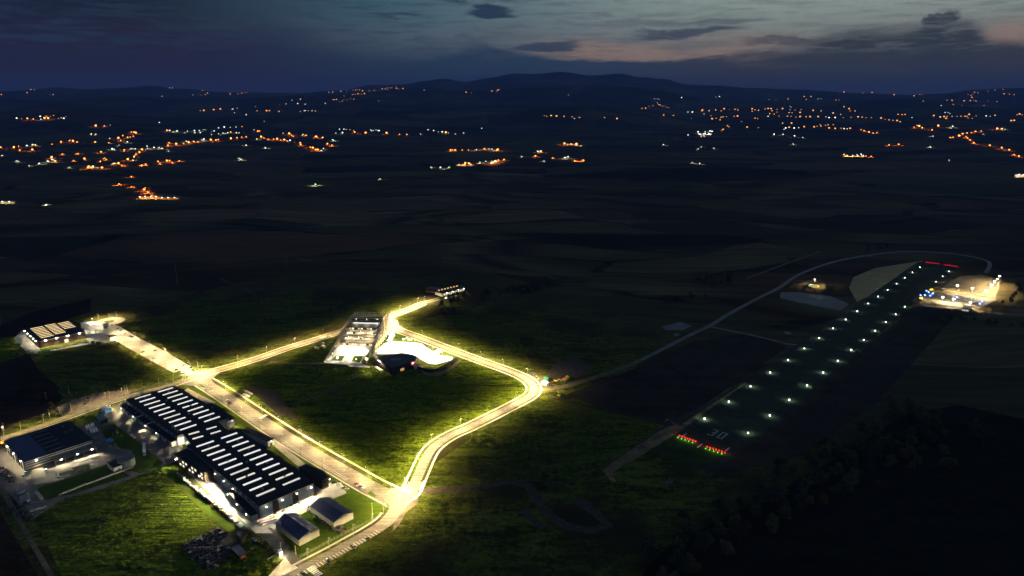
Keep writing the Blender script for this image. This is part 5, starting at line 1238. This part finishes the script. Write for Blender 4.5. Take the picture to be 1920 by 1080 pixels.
# ------------------------------------------------------------------ villages in the distance
V = [(0, 130, 3.0, 'the scattered villages on the left', "80,447 105,437 113,460 183,461 200,432 293,425 345,414 393,405 412,412 434,414 5,445 537,415 612,417 667,395 680,405 692,378 718,388 733,385 750,380 765,366 740,357 755,360 952,418 945,433 992,428 1033,422 1063,420 1090,413 1112,412 1187,405 1215,405 1228,400 1300,398 1335,390 1360,386 1385,384 570,470 352,483 440,477 477,512 415,517 292,503 312,523 565,522 598,512 590,503 668,537 685,545 497,562 520,553 575,562 505,550 700,458 765,483 785,472 800,460 720,515 755,497 940,350 1298,358 1362,328 670,652 740,608 740,664 818,670 812,686 834,698 855,714 1127,237 1240,230 1305,230 1437,213 1447,238 1487,297 1500,240 1570,243 1515,238 1570,202 1203,234 1147,238 122,283 155,283 188,284 262,270 302,266 285,270 272,284 330,283 345,278 372,271 252,283 540,326 588,322 1640,373 1650,380 1628,370 1722,376 1780,388 1775,385 1815,390 1690,420 1692,430 1745,443 1760,450 1775,458 1787,461 1842,425 1868,432 1470,388 1485,390 1510,397 1540,398 1560,400 1580,402 1600,405 1615,407 1460,350 1450,352 175,118 195,118 153,136 280,146 300,146 955,108 970,108 1080,105 1095,108 1085,147 1118,146 1130,147 1155,146 1167,139 1140,122 1295,143 1340,141 1360,137 1375,135 1388,133 1415,140 1430,105 1472,101 1620,118 1635,118 1688,110 1710,110 1735,107 1800,112 1850,133 1870,133 1690,174 1880,175 1895,173 1830,197 1690,243 1735,238 1775,240 8,147 513,107 890,525 940,523 955,520 1010,520 970,530 820,540 800,542 900,535",
 "95,282 228,272 230,285 360,283 620,318 515,368 540,367 618,393 152,437 185,432 632,455 642,455 670,430 735,450 742,448 762,453 717,413 828,437 830,450 867,447 895,445 912,450 948,463 270,525 303,513 295,515 222,538 393,555 165,547 640,531 645,532 748,512 525,553 955,352 975,354 997,355 1040,360 1055,352 1095,353 1097,362 1122,350 1127,362 1145,345 1155,345 1190,370 1205,352 1230,367 1255,364 1268,365 1282,362 1330,362 1345,362 1328,330 1295,332 1262,332 1230,335 1048,410 1135,398 1143,405 1148,400 1320,247 1335,222 1310,228 1385,261 1430,346 1592,363 1632,407 1705,372 1820,451 1807,463 1870,402 1878,405 1910,343 1890,362 1445,398 1385,430 1493,445 1345,503 1355,512 1775,655 260,764 95,520 105,523 897,305 1720,237 1712,238 1755,238 912,155 1675,197 1717,200 1643,178 1610,198 12,488"),
 (600, 130, 3.0, 'the villages in the middle distance', "150,122 185,120 200,120 210,118 222,120 240,125 118,128 135,155 185,147 200,145 215,143 232,142 250,142 75,175 90,175 110,187 125,183 135,175 155,175 172,170 190,172 30,197 278,124 310,120 300,122 350,115 367,113 380,116 378,108 395,108 405,106 428,102 430,112 443,115 467,114 330,181 822,134 852,136 967,127 993,130 1010,118 1000,122 1333,78 1262,265 1275,270 1300,268 1330,270 1373,271 1418,272 1460,277 1600,277 1670,285 168,345 195,360 257,366 190,352 375,367 447,370 488,372 708,364 745,458 735,460 800,458 835,458 925,453 995,461 1000,460 760,460 817,536 838,538 800,543 1003,518 1035,514 985,525 965,537 1242,470 1212,493 1310,503 1432,517 1480,518 1375,426 1410,427 1442,428",
 "1397,149 110,342 135,343 148,343 127,364 285,346 300,350 315,346 325,350 332,352 290,352 565,367 608,346 640,351 665,356 688,360 722,360 762,367 808,362 910,337 880,457 950,453 967,454 900,528 933,523 965,520 990,527 975,530 625,554 678,560 727,553 1133,493 1225,470 1395,500 1377,505 1260,520 1468,434 1432,282 587,121 338,620"),
 (1200, 130, 2.667, 'the villages on the right', "28,195 45,190 65,185 92,180 112,188 130,192 142,195 28,200 10,200 100,183 120,185 167,235 118,234 312,210 320,228 308,212 345,212 378,208 405,212 420,203 447,205 475,205 490,210 487,203 380,250 400,258 405,245 415,243 432,241 360,253 355,237 470,240 487,240 575,250 588,252 507,266 535,296 592,297 437,288 445,293 415,308 405,312 560,203 575,207 592,210 560,215 625,203 655,203 640,202 685,205 712,203 750,205 775,207 805,205 660,212 685,218 745,222 760,222 800,222 648,227 670,230 695,238 737,240 755,240 780,243 800,243 830,243 850,243 890,243 865,212 905,213 930,243 965,225 1003,230 1020,192 1045,203 1050,212 1075,213 1055,244 1110,244 1090,244 1130,246 1157,246 1015,245 712,275 757,276 745,297 820,294 870,295 885,290 900,282 927,285 945,300 975,303 905,290 940,283 965,282 1005,300 1018,300 1050,302 1105,308 1120,311 1145,320 1165,322 1185,320 1205,250 1245,258 1265,260 1285,263 1300,268 1225,255 1290,230 1310,232 1325,231 1370,292 1385,287 1395,292 1410,298 1460,305 1245,382 1293,381 1490,290 1468,238 1500,245 1520,243 1535,240 1560,240 1585,240 1605,240 1625,240 1645,232 1635,240 1660,250 1680,237 1640,247 1530,252 1775,235 1885,232 1897,230 1910,232 1855,263 1870,262 1810,303 1785,305 1595,340 1612,328 1635,323 1657,320 1677,315 1705,312 1630,340 1637,348 1650,358 1668,373 1748,385 1808,397 1845,408 1895,440 1870,430 1565,343 1550,345 1020,432 1130,438 1155,440 960,103 1000,104 1015,107 1020,117 1000,125 970,128 1080,118 1115,120 1160,120 1185,118 1270,130 1300,122 1345,128 1370,137 1400,128 1415,128 1340,115 980,157 995,157 1520,108 1610,107 1640,130 1655,135 1665,125 1672,118 1660,145 1650,160 1668,157 1690,120 1740,112 1775,107 1815,104 1620,162 1680,163 1740,162 1785,165 1820,127 1848,128 1870,130 1560,160 1535,158 1720,185 1610,183 1565,180 798,95 868,100 745,95 645,155 680,155 740,152 820,140 855,140",
 "72,150 85,150 95,152 87,170 380,142 397,140 208,145 257,250 240,218 262,219 290,320 325,318 340,318 350,315 360,318 305,333 320,338 345,330 117,381 290,402 308,390 370,398 262,470 298,475 240,333 772,340 813,343 715,330 670,332 765,376 770,300 793,297 720,305 728,300 1035,303 1020,302 945,247 975,247 640,240 750,190 640,200 757,192 1085,432 1105,432 1075,434 1360,245 1730,238 1750,238 1540,220 1550,225 1525,220 1415,162 1505,185 1550,293 1563,292 1715,328 1805,303 1825,303 1465,338 1450,390 905,148 890,150 830,153 1545,457 1270,133")]
VO = emit('village_orange', (1.0, .30, .045), 9); VW = emit('village_white', (.88, 1.0, .92), 3); VF = emit('far_village_orange', (1.0, .38, .07), 2.4)
rv = random.Random(3)
lights = []
for ox, oy, sc, where, os_, ws_ in V:
    for kind, txt in (('o', os_), ('w', ws_)):
        for a in txt.split():
            x, y = map(float, a.split(',')); X, Y = ox + x / sc, oy + y / sc
            p, t = on_terrain(X, Y)
            if p is not None: lights.append((t, p, kind, where, Y))
lights.sort(key=lambda q: q[0])
def lamp_shape(m, p, rad, z0=0.0):
    h = rad * 1.1 + 5
    m.cur = 0; m.tube(p + Vector((0, 0, -2)), p + Vector((0, 0, h)), .35, .3, 5); m.cur = 1
    m.lathe(p + Vector((0, 0, h)), [(.25 * rad, -.72 * rad), (.8 * rad, -.4 * rad), (rad, 0), (.8 * rad, .4 * rad), (.25 * rad, .72 * rad)], 8)
rest = {'o': MB(), 'w': MB()}
protos = {}
VL = {'o': lamp_data('village_light', 'SPOT', 330000, (1, .22, .03), shadow_soft_size=1, spot_size=R(150), spot_blend=.5), 'w': lamp_data('village_light_white', 'SPOT', 160000, (.85, 1, .9), shadow_soft_size=1, spot_size=R(150), spot_blend=.5)}
for i, (t, p, kind, where, Y) in enumerate(lights):
    rad = t / F * rv.choice([.6, .75, .95, 1.35]) * (1.15 if Y > 205 else .8)
    if kind == 'w': rad *= .85
    gm = (VF if t > 9500 else VO) if kind == 'o' else VW
    if i < 290:
        k = (kind, t > 9500)
        if k not in protos:
            m = MB(); lamp_shape(m, Vector((0, 0, 0)), 5.0); protos[k] = m.build('village_lamp', [METAL, gm], None, (0, 0, 0)).data; ob0 = COL.objects['village_lamp'] if False else None
            for ob in [x for x in COL.objects if x.type == 'MESH' and x.data == protos[k]]: bpy.data.objects.remove(ob)
        o = bpy.data.objects.new('village_lamp', protos[k]); COL.objects.link(o); o.location = p; s_ = rad / 5.0; o.scale = (s_, s_, s_)
        dist = 'near' if t < 4200 else ('more distant' if t < 7000 else 'farthest')
        if t < 9000:
            ld = VL[kind]; l = bpy.data.objects.new('lamp_light', ld); COL.objects.link(l); l.parent = o; l.location = (0, 0, 26)
        tag(o, f"{'glowing orange' if kind == 'o' else 'cold white'} lamp among the {dist} lights of {where}", 'village lamp', ('orange' if kind == 'o' else 'white') + f' {dist} lamps of {where}')
    else: lamp_shape(rest[kind], p, rad)
for kind, m in rest.items():
    if m.v: tag(m.build('hillside_lamps', [METAL, VF if kind == 'o' else VW]), ('tiny orange' if kind == 'o' else 'tiny white') + ' lamps scattered over the farthest hillsides', 'village lamp', kind='stuff')
# lit farm yards out on the plain
def lit_yard(q, size, rz, col, e, label, n=3):
    p, t = on_terrain(*q); o = empty('farm_shed', p, label, 'shed', 'lit farm sheds'); w_, l_, h_ = size
    MB().box((p.x, p.y, p.z + h_ / 2), (w_, l_, h_), rz).build('wall', WALLB, o); ca, sa = math.cos(rz), math.sin(rz)
    mm = MB(); x, y = w_ / 2 + .6, l_ / 2 + .6; pts = [Vector((p.x + a * ca - b * sa, p.y + a * sa + b * ca, 0)) for a, b in ((-x, -y), (x, -y), (x, y), (-x, y), (-x, 0), (x, 0))]
    z = p.z + h_; up = lambda v, zz: Vector((v.x, v.y, zz))
    mm.add([up(pts[0], z), up(pts[1], z), up(pts[5], z + 3), up(pts[4], z + 3), up(pts[2], z), up(pts[3], z)], [[0,1,2,3],[3,2,4,5]]); mm.build('roof', ROOFG, o)
    for k in range(n):
        c = Vector((p.x + (k - (n - 1) / 2) * w_ / n * ca, p.y - l_ / 2 - 10 + (k - (n - 1) / 2) * w_ / n * sa, p.z + h_ + 3)); flood(o, c, c + Vector((0, 3, -10)), e, col=col, size=1.4, angle=165)
OR = (1, .42, .08)
lit_yard((283,372), (70, 16, 6), .05, OR, 71428, 'long shed in an orange lit yard at the foot of the left village', 4)
lit_yard((320,373), (60, 10, 4), .05, OR, 28571, 'second long shed at the right end of the orange lit yard', 3)
lit_yard((12,381), (60, 14, 5), .1, (1, .9, .6), 42857, 'pale lit shed at the left edge of the plain')
lit_yard((1600,294), (120, 20, 7), -.05, (1, .6, .15), 200000, 'long shed in a yellow lit yard on the right of the plain', 4)
lit_yard((1320,253), (120, 30, 10), .1, (1, 1, .9), 171428, 'white lit works building below the village on the right')
lit_yard((1072,273), (90, 20, 8), -.05, OR, 128571, 'shed in an orange lit yard in the middle of the plain')
lit_yard((1912,331), (60, 20, 9), 0, (1, .9, .8), 85714, 'pale lit shed at the right edge of the plain')
lit_yard((872,311), (90, 16, 6), .25, OR, 71428, 'shed in the orange lit hamlet near the middle')

# ------------------------------------------------------------------ evening haze
if HAZE:
    m = bpy.data.materials.new('evening_haze'); m.use_nodes = True; t = NT(m.node_tree); t.n.clear()
    pv = t.node('ShaderNodeVolumePrincipled'); pv.inputs['Color'].default_value = (.29, .45, 1.0, 1); pv.inputs['Density'].default_value = HAZE; pv.inputs['Anisotropy'].default_value = 0
    ou = t.node('ShaderNodeOutputMaterial'); t.l.new(pv.outputs[0], ou.inputs['Volume'])
    z1 = 1150; b = MB().box((0, 0, (z1 - 200) / 2), (76000, 76000, z1 + 200)); hz = b.build('haze', m); tag(hz, kind='stuff')

# the prototypes themselves are not part of the place
def root(o):
    while o.parent: o = o.parent
    return o
live = set(COL.objects)
for ob in [x for x in live if root(x) not in live]: bpy.data.objects.remove(ob)
